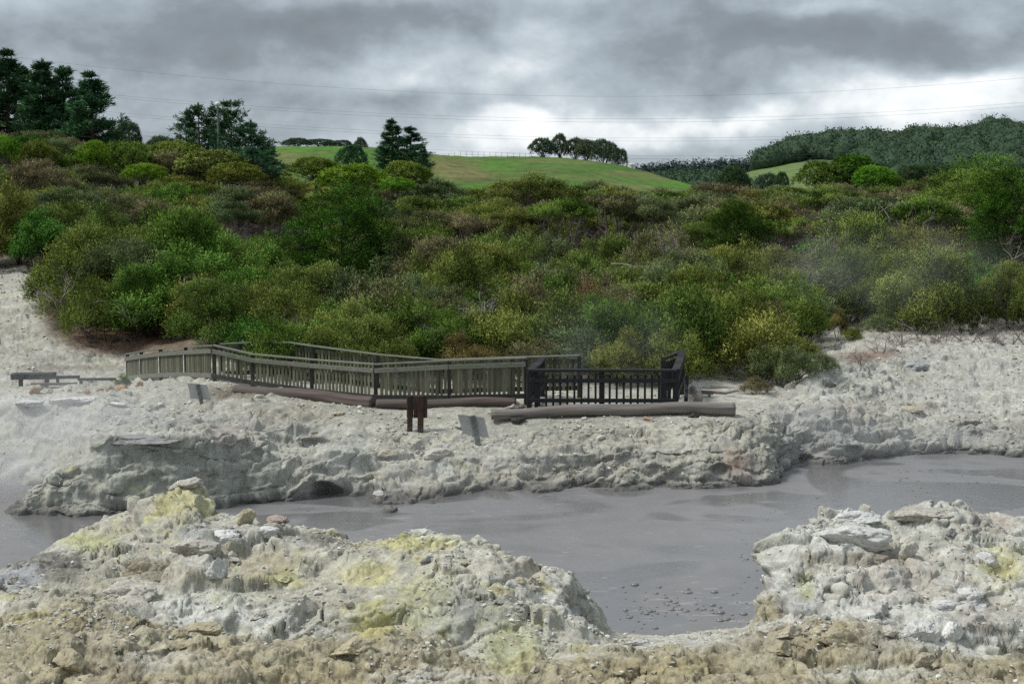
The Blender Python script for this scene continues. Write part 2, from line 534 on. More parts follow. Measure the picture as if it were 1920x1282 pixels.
# ---- far bank, bush hillside
M2 = 1560
ug = np.concatenate([np.linspace(-950, -110, 121)[:-1], np.linspace(-110, 2030, M2 - 240), np.linspace(2030, 2870, 121)[1:]])
Wp = [(-330,984),(-50,984),(0,985),(24,984),(40,979),(100,974),(200,972),(300,968),(420,958),(500,948),(600,941),(640,938),(700,944),(720,967),(750,966),
      (800,961),(850,950),(900,940),(1000,931),(1100,926),(1200,922),(1300,920),(1400,919),(1448,914),(1461,902),(1467,880),(1500,876),(1570,876),
      (1630,868),(1713,856),(1780,853),(1850,858),(1920,862),(2250,865)]
(vw,) = interp(Wp, ug, 3)
B1 = PW(ug, vw, -.06)
B0 = B1.copy(); B0[:, 1] -= 1.2; B0[:, 0] *= B0[:, 1] / B1[:, 1]; B0[:, 2] = -.7
B2 = cv([(-330,976,33.1),(0,974,33.1),(22,958,33.2),(45,940,33.3),(100,925,33.4),(178,890,33.6),(340,885,33.8),(480,895,34.6),(600,895,35.4),(700,908,35.6),
         (725,955,34.2),(760,952,34.5),(830,938,35.1),(900,915,36),(1000,910,36.2),(1150,906,36.4),(1300,904,36.5),(1400,903,36.5),(1445,893,36.7),
         (1460,885,37.6),(1475,835,39.9),(1570,830,40),(1640,835,40.6),(1720,830,41.3),(1800,825,41.5),(1920,835,41.1),(2250,838,41)], ug, 3)
B3 = cv([(-330,966,33.4),(0,962,33.4),(22,942,33.5),(45,915,33.6),(70,895,33.7),(130,882,33.8),(165,864,33.9),(175,824,33.9),(260,820,34),(340,815,34.1),(385,805,34.4),
         (430,799,34.8),(475,815,35.2),(500,842,35.4),(560,852,35.8),(640,840,36),(700,850,36.3),(800,862,36.7),(900,862,36.8),(1000,855,36.7),
         (1150,845,36.9),(1300,834,37.0),(1400,836,37.1),(1440,852,37.4),(1459,838,38.8),(1480,790,40.5),(1530,765,40.7),(1570,765,40.7),(1600,785,40.9),
         (1640,800,41.3),(1720,805,41.9),(1800,802,42.1),(1920,808,41.9),(2250,810,41.9)], ug, 3)
B4 = cv([(-330,953,35.9),(20,953,35.9),(60,945,36),(100,905,36.2),(140,875,36.2),(172,825,35),(260,809,35.3),(340,806,35.4),(430,794,36),(500,826,36.8),
         (560,838,37),(590,842,37.2),(640,828,37.2),(700,836,37.4),(800,842,37.3),(900,841,37.5),(1000,835,37.6),(1150,823,37.8),(1300,813,37.9),
         (1400,806,38),(1440,812,38.5),(1480,778,41.2),(1530,757,41.5),(1570,757,41.6),(1640,790,42),(1720,795,42.8),(1800,795,43),(1920,800,42.8),(2250,802,42.8)], ug)
B5 = cv([(-330,907,37.4),(0,904,37.4),(50,896,37.5),(100,850,37.8),(176,800,37.3),(260,796,37.5),(340,793,37.6),(430,786,37.6),(500,802,38),(560,818,38.2),
         (590,836,38.3),(640,812,38.3),(700,817,38.2),(770,818,38),(830,824,37.9),(900,832,38.1),(1000,815,38.2),(1150,804,38.3),(1300,797,38.4),
         (1400,788,38.9),(1440,786,39.6),(1500,764,42),(1570,754,42.2),(1640,775,43.2),(1720,782,44),(1800,782,44.2),(1920,790,44),(2250,795,44)], ug)
B6 = cv([(-330,764,39.6),(0,763,39.6),(20,759,39.5),(60,752,39.5),(180,748,39.5),(255,764,39.5),(340,772,39.3),(420,772,39.1),(500,757,39.4),(560,754,39.5),
         (640,770,39.3),(700,786,39.1),(770,796,38.9),(830,793,38.9),(900,797,38.8),(1000,791,38.75),(1150,788,38.8),(1300,785,38.95),(1400,772,40),
         (1500,745,43),(1570,742,43.5),(1640,750,45),(1720,755,46),(1800,760,46),(1920,770,45.5),(2250,775,45)], ug)
B7 = cv([(-330,738,41.5),(60,737,41.5),(180,736,41.6),(255,742,41.5),(340,732,41.4),(420,735,41),(480,742,40.6),(560,753,40.3),(640,765,39.9),(700,771,39.7),
         (770,774,39.5),(830,772,39.5),(900,772,39.5),(1000,773,39.5),(1150,771,39.6),(1300,768,39.9),(1400,757,41.5),(1480,745,43.6),(1540,728,44.5),
         (1640,715,47),(1720,718,48.5),(1800,720,48.5),(1920,725,48),(2250,728,48)], ug)
B8 = cv([(-330,722,46),(60,720,46.5),(220,717,49),(300,713,46.6),(400,714,43.7),(475,727,43.2),(584,741,42.2),(704,755,40.7),(842,759,40.1),(985,757,40.2),
         (1150,757,41),(1300,752,41.8),(1400,740,44),(1480,732,45),(1510,707,46),(1580,682,48),(1640,674,50),(1720,667,52),(1800,670,52),(1920,672,52),(2250,674,52)], ug)
B9 = cv([(-330,662,52),(0,657,52),(120,665,52),(240,685,51.5),(330,682,50),(400,690,48),(500,695,47.5),(600,705,46.8),(705,718,46),(830,728,45.5),(985,728,45.5),
         (1150,727,46),(1300,722,47),(1400,718,48),(1470,712,49),(1520,690,50),(1580,660,52),(1640,645,54),(1720,639,56),(1800,637,57),(1920,639,57),(2250,641,57)], ug)
B10 = cv([(-330,550,60),(0,540,61),(60,535,61),(90,602,55.5),(140,640,54),(240,650,53.5),(330,642,52.5),(400,652,51),(500,660,50.5),(705,675,50.5),(985,685,51),
          (1150,680,52),(1300,670,53),(1400,665,54),(1480,658,56),(1520,655,58),(1600,627,62),(1680,618,64),(1720,622,63),(1920,614,64),(2250,612,64)], ug)
B11 = cv([(-330,508,66),(0,514,66),(66,517,64),(90,565,58),(140,610,56),(240,625,55.5),(400,620,56),(705,640,56.5),(985,650,57),(1300,635,60),(1480,620,64),
          (1600,606,68),(1680,606,68),(1920,585,72),(2250,580,72)], ug)
B12 = cz([(-330,82,5.0),(200,82,4.2),(500,82,3.4),(960,82,2.9),(1400,82,3.1),(1700,82,3.6),(1900,84,4.6),(2250,84,5.6)], ug)
B13 = cz([(-330,108,6.4),(200,108,5.6),(500,108,4.9),(960,108,4.0),(1400,108,4.0),(1700,108,4.3),(1920,108,6.0),(2250,108,7)], ug)
B14 = cz([(-330,145,11),(200,145,10.3),(350,145,8.0),(500,145,5.8),(960,145,3.8),(1400,145,3.8),(1920,145,6.2),(2250,145,7)], ug)
B15 = cz([(-330,215,13.5),(200,215,12.5),(350,215,9),(500,215,5),(960,215,2),(2250,215,2)], ug)
rows = [6, 64, 54, 32, 40, 66, 44, 38, 56, 60, 34, 22, 16, 14, 10]
g, tt = loft([B0, B1, B2, B3, B4, B5, B6, B7, B8, B9, B10, B11, B12, B13, B14, B15], rows, 3)
nr2 = g.shape[0]


def masks_far(p, tr):
    u, v = UV(p)
    k = dict(wall=sstep(.9, 1.4, tr) * sstep(4.6, 3.0, tr),
             soilm=sstep(9.2, 10.2, tr) * (1 - sstep(1470, 1530, u) * sstep(11.5, 11, tr)) * (1 - sstep(95, 60, u) * sstep(11.6, 11.2, tr)),
             flat=sstep(4.7, 5.7, tr) * sstep(1520, 1380, u) * (.35 + .65 * sstep(560, 640, u)),
             rmound=sstep(1400, 1520, u) * sstep(4.6, 5.6, tr) * sstep(9.6, 8.8, tr), left=sstep(760, 480, u))
    k['blocky'] = (.9 - .35 * k['wall'] * k['left'] - .35 * k['rmound']) * (1 - k['flat'] * .75) * (1 - k['soilm'])
    k['strata'] = (.35 + .35 * k['wall'] * sstep(120, 220, u)) * (1 - k['flat'] * .85) * (1 - k['soilm'])
    k['flute'] = k['wall'] * (.35 + .65 * np.maximum(k['left'], sstep(1430, 1490, u)))
    k['lumpy'] = .04 + 0 * u
    k['fine'] = 1.05 - .35 * k['flat']
    k['terr'] = np.clip(.9 * (1 - k['flat']) * (1 - k['soilm']) * sstep(-.35, .15, fbm(p * .5 + 44, 2)), 0, 1)
    return k


def fade_far(p, tr):
    return (1 - .6 * masks_far(p, tr)['flat']) * sstep(.3, 1.3, tr)


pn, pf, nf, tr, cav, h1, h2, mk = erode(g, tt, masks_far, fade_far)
u, v = UV(pf); Y = pf[:, 1]; wall, soilm, flat, rmound = mk['wall'], mk['soilm'], mk['flat'], mk['rmound']
# dark mouths worn into the foot of the walls
for (hu, hv, ru, rv, dep) in [(612, 925, 26, 15, .8), (604, 912, 18, 8, .5), (1835, 812, 40, 18, .5), (1512, 862, 14, 9, .35), (1600, 845, 14, 8, .3), (1350, 880, 16, 10, .25), (585, 832, 40, 8, .2)]:
    m = np.exp(-(((u - hu) / ru) ** 2 + ((v - hv) / rv) ** 2) ** 2) * (tr < 5.5) * (tr > 1)
    pn[:, 1] += m * dep
shade = fbm(pf * .4 + 70, 4); sh2 = fbm(pf * 2.4 + 23, 4); up = nf[:, 2]
c = PAL['pale'] * .92 + (PAL['cream'] * .93 - PAL['pale'] * .92) * sstep(-.2, .35, shade)[:, None]
c += (PAL['white'] - c) * (sstep(.05, .55, sh2 + shade * .4) * .6)[:, None]
c += (PAL['tan'] - c) * (sstep(.1, .5, fbm(pf * .7 + 130, 5, .6)) * .9)[:, None]
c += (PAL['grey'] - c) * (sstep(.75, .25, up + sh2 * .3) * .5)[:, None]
c += (PAL['green'] - c) * (wall * sstep(760, 420, u) * (.55 + .6 * sh2))[:, None]
c += (PAL['grey'] - c) * (wall * sstep(1430, 1490, u) * .5)[:, None]
c += (PAL['yellow'] - c) * (sstep(.2, .5, fbm(pf * .9 + 210, 5, .6)) * .42 * (1 - soilm))[:, None]
c += (PAL['white'] - c) * (rmound * .3)[:, None]
c += (PAL['green'] * .72 - c) * (sstep(.08, .40, fbm(pf * 1.1 + 320, 5, .62)) * .6 * (1 - soilm))[:, None]
c += (PAL['brown'] * 1.3 - c) * (sstep(.20, .48, fbm(pf * 2.6 + 410, 5, .65)) * .5 * (1 - soilm))[:, None]
c += (PAL['soil'] - c) * (soilm * .9)[:, None]
c += (np.array([.062, .070, .028]) - c) * sstep(12.0, 12.8, tr)[:, None]
BL = [(80, 750, 110, 12, 'white', .7), (260, 840, 160, 40, 'green', .4), (430, 815, 60, 22, 'pink', .65), (250, 822, 90, 7, 'dark', .45), (250, 812, 110, 5, 'white', .6), (110, 790, 110, 40, 'bluish', .4), (300, 785, 120, 20, 'bluish', .35), (550, 775, 110, 22, 'tan', .55),
      (590, 828, 50, 9, 'dark', .55), (640, 860, 60, 60, 'green', .5), (830, 880, 30, 22, 'white', .7), (920, 885, 90, 18, 'cream', .6), (1000, 890, 120, 16, 'tan', .4),
      (1390, 895, 40, 40, 'pink', .6), (1380, 860, 30, 30, 'red', .35), (1500, 862, 30, 14, 'white', .8), (1535, 765, 60, 20, 'grey', .6), (1530, 812, 80, 55, 'grey', .8), (1520, 750, 80, 9, 'cream', .8), (1600, 840, 60, 14, 'grey', .5), (1560, 745, 50, 8, 'white', .6),
      (1620, 760, 70, 30, 'tan', .55), (1720, 765, 50, 14, 'tan', .6), (1600, 725, 90, 30, 'green', .35), (1560, 722, 30, 10, 'dark', .4), (1830, 810, 60, 22, 'grey', .6),
      (1640, 665, 60, 14, 'red', .55), (1600, 672, 50, 14, 'soil', .6), (1720, 640, 60, 8, 'red', .25), (820, 775, 90, 12, 'cream', .4), (250, 640, 160, 32, 'red', .55), (330, 655, 90, 18, 'brown', .5), (390, 640, 40, 10, 'pink', .8),
      (120, 610, 50, 30, 'brown', .5), (440, 735, 70, 16, 'soil', .75), (390, 745, 50, 14, 'soil', .45), (180, 690, 60, 8, 'soil', .35), (80, 690, 60, 8, 'soil', .35), (420, 700, 60, 10, 'soil', .4),
      (1150, 800, 160, 14, 'cream', .5), (1240, 792, 40, 12, 'grey', .4), (330, 745, 60, 20, 'green', .5), (1060, 780, 150, 6, 'brown', .5), (860, 948, 70, 14, 'pink', .4), (760, 958, 40, 8, 'cream', .5),
      (1000, 925, 420, 7, 'brown', .3), (60, 880, 60, 20, 'white', .5), (135, 880, 16, 8, 'yellow', .6), (30, 960, 30, 22, 'green', .6), (700,760,200,10,'brown',.3)]
c = paint(c, u, v, Y, pf, BL)
c += (PAL['brown'] * .6 - c) * (np.clip(cav, 0, 1) * .8 * (1 - soilm))[:, None]  # stain in the cracks, plus crevice shade painted into the far bank's tint
c *= (1 + (h2 - .5) * .22 + (h1 - .5) * .2)[:, None]
c += (PAL['mud'] * .55 - c) * sstep(.26, .05, pn[:, 2] + fbm(pf * 3, 3) * .1)[:, None] * .85 * (tr < 4.5)[:, None]
gr = c.mean(1, keepdims=True); c = np.clip((gr + (c - gr) * 1.0) * .84, .02, .8)
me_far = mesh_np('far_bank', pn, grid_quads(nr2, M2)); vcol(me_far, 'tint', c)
FAR = pn.reshape(nr2, M2, 3)


def rock_material(name, bump=.5):
    m, nt, out = new_mat(name)
    b = N(nt, 'BsdfPrincipled', Roughness=.92)
    b.inputs['Specular IOR Level'].default_value = .25
    at = N(nt, 'Attribute', attribute_name='tint')
    geo = N(nt, 'NewGeometry')
    n1 = noise_n(nt, geo.outputs['Position'], 7, 6, .7)
    n2 = noise_n(nt, geo.outputs['Position'], 38, 4, .65)
    f = math_n(nt, 'ADD', math_n(nt, 'MULTIPLY', n1.outputs[0], 1.25), math_n(nt, 'MULTIPLY', n2.outputs[0], .95))
    f = math_n(nt, 'SUBTRACT', f, .10)
    cc = mixc(nt, 1.0, at.outputs['Color'], f, 'MULTIPLY')
    nt.links.new(cc, b.inputs['Base Color'])
    bp = N(nt, 'Bump', Strength=bump, Distance=.05)
    hh = math_n(nt, 'ADD', n1.outputs[0], math_n(nt, 'MULTIPLY', n2.outputs[0], .5))
    nt.links.new(hh, bp.inputs['Height']); nt.links.new(bp.outputs[0], b.inputs['Normal'])
    nt.links.new(b.outputs[0], out.inputs[0])
    return m


MAT_ROCK = rock_material('weathered_sinter')
near_bank = tag(link('near_bank', me_near, MAT_ROCK), 'pale ochre and sulphur stained near bank of the mud pool', kind='structure')
far_bank = tag(link('far_bank', me_far, MAT_ROCK), 'pale eroded far bank of the mud pool and the slope behind', kind='structure')


def bvh_grid(gr):
    n, m = gr.shape[:2]
    return BVHTree.FromPolygons(gr.reshape(-1, 3).tolist(), grid_quads(n, m).tolist())


BV_NEAR = bvh_grid(NEAR[::3, ::3]); BV_FAR = bvh_grid(FAR[::3, ::3])


def ground_z(x, y, near=False):
    h = (BV_NEAR if near else BV_FAR).ray_cast(Vector((x, y, 60)), Vector((0, 0, -1)))
    return h[0].z if h[0] is not None else 0.0


def hit(u, v):
    """ground point seen at photo pixel (u, v), with its normal"""
    p = P(u, v, 10.0) - CAM
    dr = Vector(p).normalized(); best = None
    for b in (BV_NEAR, BV_FAR):
        h = b.ray_cast(Vector(CAM), dr)
        if h[0] is not None and (best is None or h[3] < best[3]): best = h
    return best
# ------------------------------------------------------------------ sky and light
SUN_EL, SUN_AZ = 55.0, 266.0       # high on the left, behind the cloud
w = bpy.data.worlds.new('World'); scene.world = w; w.use_nodes = True
nt = w.node_tree; nt.nodes.clear()
wo = N(nt, 'OutputWorld'); bg = N(nt, 'Background', Strength=.1)
sky = N(nt, 'TexSky'); sky.sky_type = 'NISHITA'; sky.sun_disc = False
sky.sun_elevation = R(SUN_EL); sky.sun_rotation = R(SUN_AZ)
tc = N(nt, 'TexCoord')
D = tc.outputs['Generated']
mp = N(nt, 'Mapping'); mp.inputs['Scale'].default_value = (1, 1, 1.6); nt.links.new(D, mp.inputs[0])
n1 = noise_n(nt, mp.outputs[0], 4.8, 9, .58, .12)
n2 = noise_n(nt, mp.outputs[0], 13.0, 8, .62, .1)
wv = noise_n(nt, mp.outputs[0], 9.0, 4, .5)
warp = N(nt, 'VectorMath', operation='MULTIPLY_ADD')
nt.links.new(wv.outputs['Color'], warp.inputs[0]); warp.inputs[1].default_value = (.13, .13, .075)
sub = N(nt, 'VectorMath', operation='SUBTRACT'); nt.links.new(D, sub.inputs[0]); sub.inputs[1].default_value = (.065, .065, .0375)
nt.links.new(sub.outputs[0], warp.inputs[2])
DW = warp.outputs[0]
acc = math_n(nt, 'ADD', math_n(nt, 'MULTIPLY', math_n(nt, 'SUBTRACT', n1.outputs[0], .5), 1.25),
             math_n(nt, 'MULTIPLY', math_n(nt, 'SUBTRACT', n2.outputs[0], .5), .82))
acc = math_n(nt, 'ADD', acc, .45)
for (bu, bv, ru, rv, k) in [(470, 62, 420, 75, -.30), (700, 40, 260, 45, -.18), (170, 95, 260, 45, -.12), (1320, 90, 240, 85, -.34), (1430, 165, 110, 40, -.20), (1760, 78, 330, 48, -.26), (1130, 25, 220, 40, -.18), (1620, 40, 200, 50, -.10),
                            (960, 90, 180, 48, -.10), (880, 130, 200, 40, .16), (1730, 165, 230, 48, .44), (1660, 225, 320, 40, .34), (1160, 228, 280, 32, .36), (900, 240, 160, 28, .14),
                            (820, 185, 200, 26, -.16), (330, 205, 330, 45, .14), (30, 25, 80, 60, .22), (1850, 262, 200, 24, -.14), (1540, 15, 130, 18, .16), (980, 330, 900, 60, .16), (560, 150, 260, 22, .06)]:
    dd = P(bu, bv, 1.0) - CAM; dd = dd / np.linalg.norm(dd)
    s = N(nt, 'VectorMath', operation='SUBTRACT'); nt.links.new(DW, s.inputs[0]); s.inputs[1].default_value = tuple(dd)
    m2 = N(nt, 'VectorMath', operation='MULTIPLY'); nt.links.new(s.outputs[0], m2.inputs[0]); m2.inputs[1].default_value = (F / ru, F / ru, F / rv)
    ln = N(nt, 'VectorMath', operation='LENGTH'); nt.links.new(m2.outputs[0], ln.inputs[0])
    mr = N(nt, 'MapRange', interpolation_type='SMOOTHSTEP'); nt.links.new(ln.outputs['Value'], mr.inputs[0])
    for i, x in ((1, 0.15), (2, 1.35), (3, k), (4, 0.0)): mr.inputs[i].default_value = x
    acc = math_n(nt, 'ADD', acc, mr.outputs[0])
cl = ramp_n(nt, acc, [(0.0, (.13, .147, .163)), (.22, (.160, .184, .208)), (.46, (.255, .294, .328)), (.66, (.36, .402, .435)), (.84, (.55, .575, .59)), (1.0, (.66, .675, .685))])
sep = N(nt, 'SeparateXYZ'); nt.links.new(D, sep.inputs[0])
zen = N(nt, 'MapRange', interpolation_type='SMOOTHSTEP'); nt.links.new(sep.outputs[2], zen.inputs[0])
for i, x in ((1, .16), (2, .75), (3, 17.0), (4, 17.5)): zen.inputs[i].default_value = x
cl10 = N(nt, 'VectorMath', operation='SCALE'); nt.links.new(cl, cl10.inputs[0]); nt.links.new(zen.outputs[0], cl10.inputs['Scale'])
skc = mixc(nt, .93, sky.outputs[0], cl10.outputs[0])
nt.links.new(skc, bg.inputs[0]); nt.links.new(bg.outputs[0], wo.inputs[0])

sl = bpy.data.lights.new('sun', 'SUN'); sl.energy = 3.0; sl.angle = R(14); sl.color = (1, .975, .94)
so = bpy.data.objects.new('sun', sl); col.objects.link(so)
az = R(SUN_AZ); el = R(SUN_EL)
sd = Vector((math.sin(az) * math.cos(el), math.cos(az) * math.cos(el), math.sin(el)))
so.rotation_euler = sd.to_track_quat('Z', 'Y').to_euler()
so.location = (-20, -30, 60)

scene.view_settings.view_transform = 'Standard'
scene.view_settings.look = 'None'
scene.view_settings.exposure = 0
scene.render.film_transparent = False
scene.cycles.max_bounces = 6; scene.cycles.diffuse_bounces = 3; scene.cycles.glossy_bounces = 2
scene.cycles.transmission_bounces = 3; scene.cycles.transparent_max_bounces = 8; scene.cycles.volume_bounces = 3
scene.cycles.use_adaptive_sampling = False
scene.cycles.use_denoising = False
scene.cycles.denoiser = 'OPENIMAGEDENOISE'
scene.cycles.denoising_input_passes = 'RGB_ALBEDO_NORMAL'
scene.cycles.denoising_prefilter = 'ACCURATE'

# ------------------------------------------------------------------ mud pool, wide ground
def mud_material(name, deep=(.20, .195, .194), sheen=.13):
    m, nt, out = new_mat(name)
    b = N(nt, 'BsdfPrincipled')
    b.inputs['IOR'].default_value = 1.48
    geo = N(nt, 'NewGeometry'); pos = geo.outputs['Position']
    mp = N(nt, 'Mapping'); mp.inputs['Scale'].default_value = (.16, .22, 1); nt.links.new(pos, mp.inputs[0])
    big = noise_n(nt, mp.outputs[0], 1.0, 2.5, .45, 1.4)
    patch = ramp_n(nt, big.outputs[0], [(0, (0, 0, 0)), (.47, (0, 0, 0)), (.505, (1, 1, 1)), (.58, (.8, .8, .8)), (.63, (.25, .25, .25)), (1, (.2, .2, .2))])
    mid = noise_n(nt, pos, 1.7, 5, .6, .6)
    cc = mixc(nt, patch, tuple(x * .80 for x in deep), tuple(x * 1.06 for x in deep))
    f = math_n(nt, 'ADD', math_n(nt, 'MULTIPLY', mid.outputs[0], .35), .83)
    cc = mixc(nt, 1.0, cc, f, 'MULTIPLY')
    mp3 = N(nt, 'Mapping'); mp3.inputs['Scale'].default_value = (1.2, 3.2, 1); nt.links.new(pos, mp3.inputs[0])
    fl = noise_n(nt, mp3.outputs[0], 1.6, 6, .7, .8); fz = noise_n(nt, pos, .22, 2, .5)
    scum = ramp_n(nt, math_n(nt, 'ADD', fl.outputs[0], math_n(nt, 'MULTIPLY', fz.outputs[0], .35)), [(.80, (0, 0, 0)), (.86, (.75, .75, .75))])
    cc = mixc(nt, scum, cc, (.34, .335, .33))
    nt.links.new(cc, b.inputs['Base Color'])
    rg = N(nt, 'MapRange'); nt.links.new(patch, rg.inputs[0]); rg.inputs[3].default_value = sheen; rg.inputs[4].default_value = sheen + .36
    nt.links.new(rg.outputs[0], b.inputs['Roughness'])
    mp2 = N(nt, 'Mapping'); mp2.inputs['Scale'].default_value = (1.0, 2.4, 1); nt.links.new(pos, mp2.inputs[0])
    rip = noise_n(nt, mp2.outputs[0], 5, 4, .6, .5)
    bp = N(nt, 'Bump', Strength=.09, Distance=.05); nt.links.new(rip.outputs[0], bp.inputs['Height'])
    nt.links.new(bp.outputs[0], b.inputs['Normal']); nt.links.new(b.outputs[0], out.inputs[0])
    return m


MAT_MUD = mud_material('grey_mud')
xs = np.linspace(-60, 60, 60); ys = np.linspace(13, 46, 40)
XX, YY = np.meshgrid(xs, ys)
pm = np.stack([XX, YY, fbm(np.stack([XX, YY, 0 * XX], -1).reshape(-1, 3) * .5, 2).reshape(XX.shape) * .004], -1)
tag(link('mud_pool', mesh_np('mud_pool', pm.reshape(-1, 3), grid_quads(40, 60)), MAT_MUD), 'hot grey mud pool between the two rocky banks', kind='structure')

m, nt, out = new_mat('plain_ground')
b = N(nt, 'BsdfPrincipled', Roughness=.95); geo = N(nt, 'NewGeometry')
nn = noise_n(nt, geo.outputs['Position'], .02, 6, .6)
nt.links.new(ramp_n(nt, nn.outputs[0], [(.3, (.05, .07, .03)), (.7, (.10, .12, .05))]), b.inputs['Base Color']); nt.links.new(b.outputs[0], out.inputs[0])
rr = np.array([0, 60, 300, 1500, 7000.]); aa = np.linspace(0, 2 * math.pi, 65)
gp = np.stack([rr[:, None] * np.sin(aa), rr[:, None] * np.cos(aa), -2 + 0 * rr[:, None] * aa], -1)
tag(link('ground', mesh_np('ground', gp.reshape(-1, 3), grid_quads(5, 65)), m), 'low ground reaching to the horizon', kind='structure')
# ------------------------------------------------------------------ plants: meshes of leaf sprays, trunks and limbs
def foliage_material(name, cols, trans=.16, var=.10, huevar=.03):
    """cols: dark, mid, light leaf colours chosen per leaf by the 'tone' attribute"""
    m, nt, out = new_mat(name)
    at = N(nt, 'Attribute', attribute_name='tone')
    oi = N(nt, 'ObjectInfo')
    base = ramp_n(nt, at.outputs['Fac'], [(0.0, cols[0]), (.5, cols[1]), (1.0, cols[2])])
    hs = N(nt, 'HueSaturation')
    h = N(nt, 'MapRange'); nt.links.new(oi.outputs['Random'], h.inputs[0]); h.inputs[3].default_value = .5 - huevar; h.inputs[4].default_value = .5 + huevar
    rn = math_n(nt, 'FRACT', math_n(nt, 'MULTIPLY', oi.outputs['Random'], 7.31))
    vv = N(nt, 'MapRange'); nt.links.new(rn, vv.inputs[0]); vv.inputs[3].default_value = 1 - var * 1.6; vv.inputs[4].default_value = 1 + var * 1.6
    nt.links.new(base, hs.inputs['Color']); nt.links.new(h.outputs[0], hs.inputs['Hue']); nt.links.new(vv.outputs[0], hs.inputs['Value'])
    # leaf blades share part of the direction their spray faces, which softens the light across a clump
    an = N(nt, 'Attribute', attribute_name='facing'); gn = N(nt, 'NewGeometry')
    vt = N(nt, 'VectorTransform', vector_type='NORMAL', convert_from='OBJECT', convert_to='WORLD'); nt.links.new(an.outputs['Vector'], vt.inputs[0])
    sc_ = N(nt, 'VectorMath', operation='SCALE'); nt.links.new(vt.outputs[0], sc_.inputs[0]); sc_.inputs['Scale'].default_value = 1.25
    ad = N(nt, 'VectorMath', operation='ADD'); nt.links.new(sc_.outputs[0], ad.inputs[0]); nt.links.new(gn.outputs['Normal'], ad.inputs[1])
    nm_ = N(nt, 'VectorMath', operation='NORMALIZE'); nt.links.new(ad.outputs[0], nm_.inputs[0])
    d = N(nt, 'BsdfDiffuse'); t = N(nt, 'BsdfTranslucent'); nt.links.new(nm_.outputs[0], d.inputs['Normal']); g = N(nt, 'BsdfGlossy', Roughness=.55)
    nt.links.new(hs.outputs[0], d.inputs[0]); nt.links.new(hs.outputs[0], t.inputs[0])
    g.inputs[0].default_value = (.5, .5, .5, 1)
    mx = N(nt, 'MixShader'); mx.inputs[0].default_value = trans
    nt.links.new(d.outputs[0], mx.inputs[1]); nt.links.new(t.outputs[0], mx.inputs[2])
    m2 = N(nt, 'MixShader'); m2.inputs[0].default_value = .012
    nt.links.new(mx.outputs[0], m2.inputs[1]); nt.links.new(g.outputs[0], m2.inputs[2])
    nt.links.new(m2.outputs[0], out.inputs[0])
    return m


def bark_material(name, a, b, scale=9.0):
    m, nt, out = new_mat(name)
    p = N(nt, 'BsdfPrincipled', Roughness=.9); geo = N(nt, 'NewGeometry')
    mp = N(nt, 'Mapping'); mp.inputs['Scale'].default_value = (1, 1, .3); nt.links.new(geo.outputs['Position'], mp.inputs[0])
    n = noise_n(nt, mp.outputs[0], scale, 5, .65)
    nt.links.new(ramp_n(nt, n.outputs[0], [(.3, a), (.7, b)]), p.inputs['Base Color'])
    nt.links.new(p.outputs[0], out.inputs[0])
    return m


BARK = bark_material('grey_brown_bark', (.07, .055, .045), (.17, .145, .12))
BARK_PALE = bark_material('bleached_wood', (.24, .215, .19), (.42, .39, .36))
BARK_DARK = bark_material('dark_bark', (.035, .028, .022), (.09, .075, .06))
BARK_TWIG = bark_material('dry_twig', (.13, .105, .095), (.27, .23, .215))


def leaf_quads(pos, dirs, length, width, r, out=None):
    """one bent diamond leaf for each position; returns verts (4n,3), quads"""
    n = len(pos)
    d = dirs / (np.linalg.norm(dirs, axis=1)[:, None] + 1e-9)
    if out is None:
        s = r.normal(size=(n, 3))
    else:
        s = np.cross(out + r.normal(size=(n, 3)) * .28, d)      # the blade lies across the outward direction
    s -= d * (s * d).sum(1)[:, None]; s /= np.linalg.norm(s, axis=1)[:, None] + 1e-9
    L = np.broadcast_to(length, (n,))[:, None]; W = np.broadcast_to(width, (n,))[:, None]
    v = np.stack([pos, pos + d * L * .5 + s * W * .5, pos + d * L, pos + d * L * .5 - s * W * .5], 1)
    return v.reshape(-1, 3), np.arange(4 * n).reshape(n, 4)


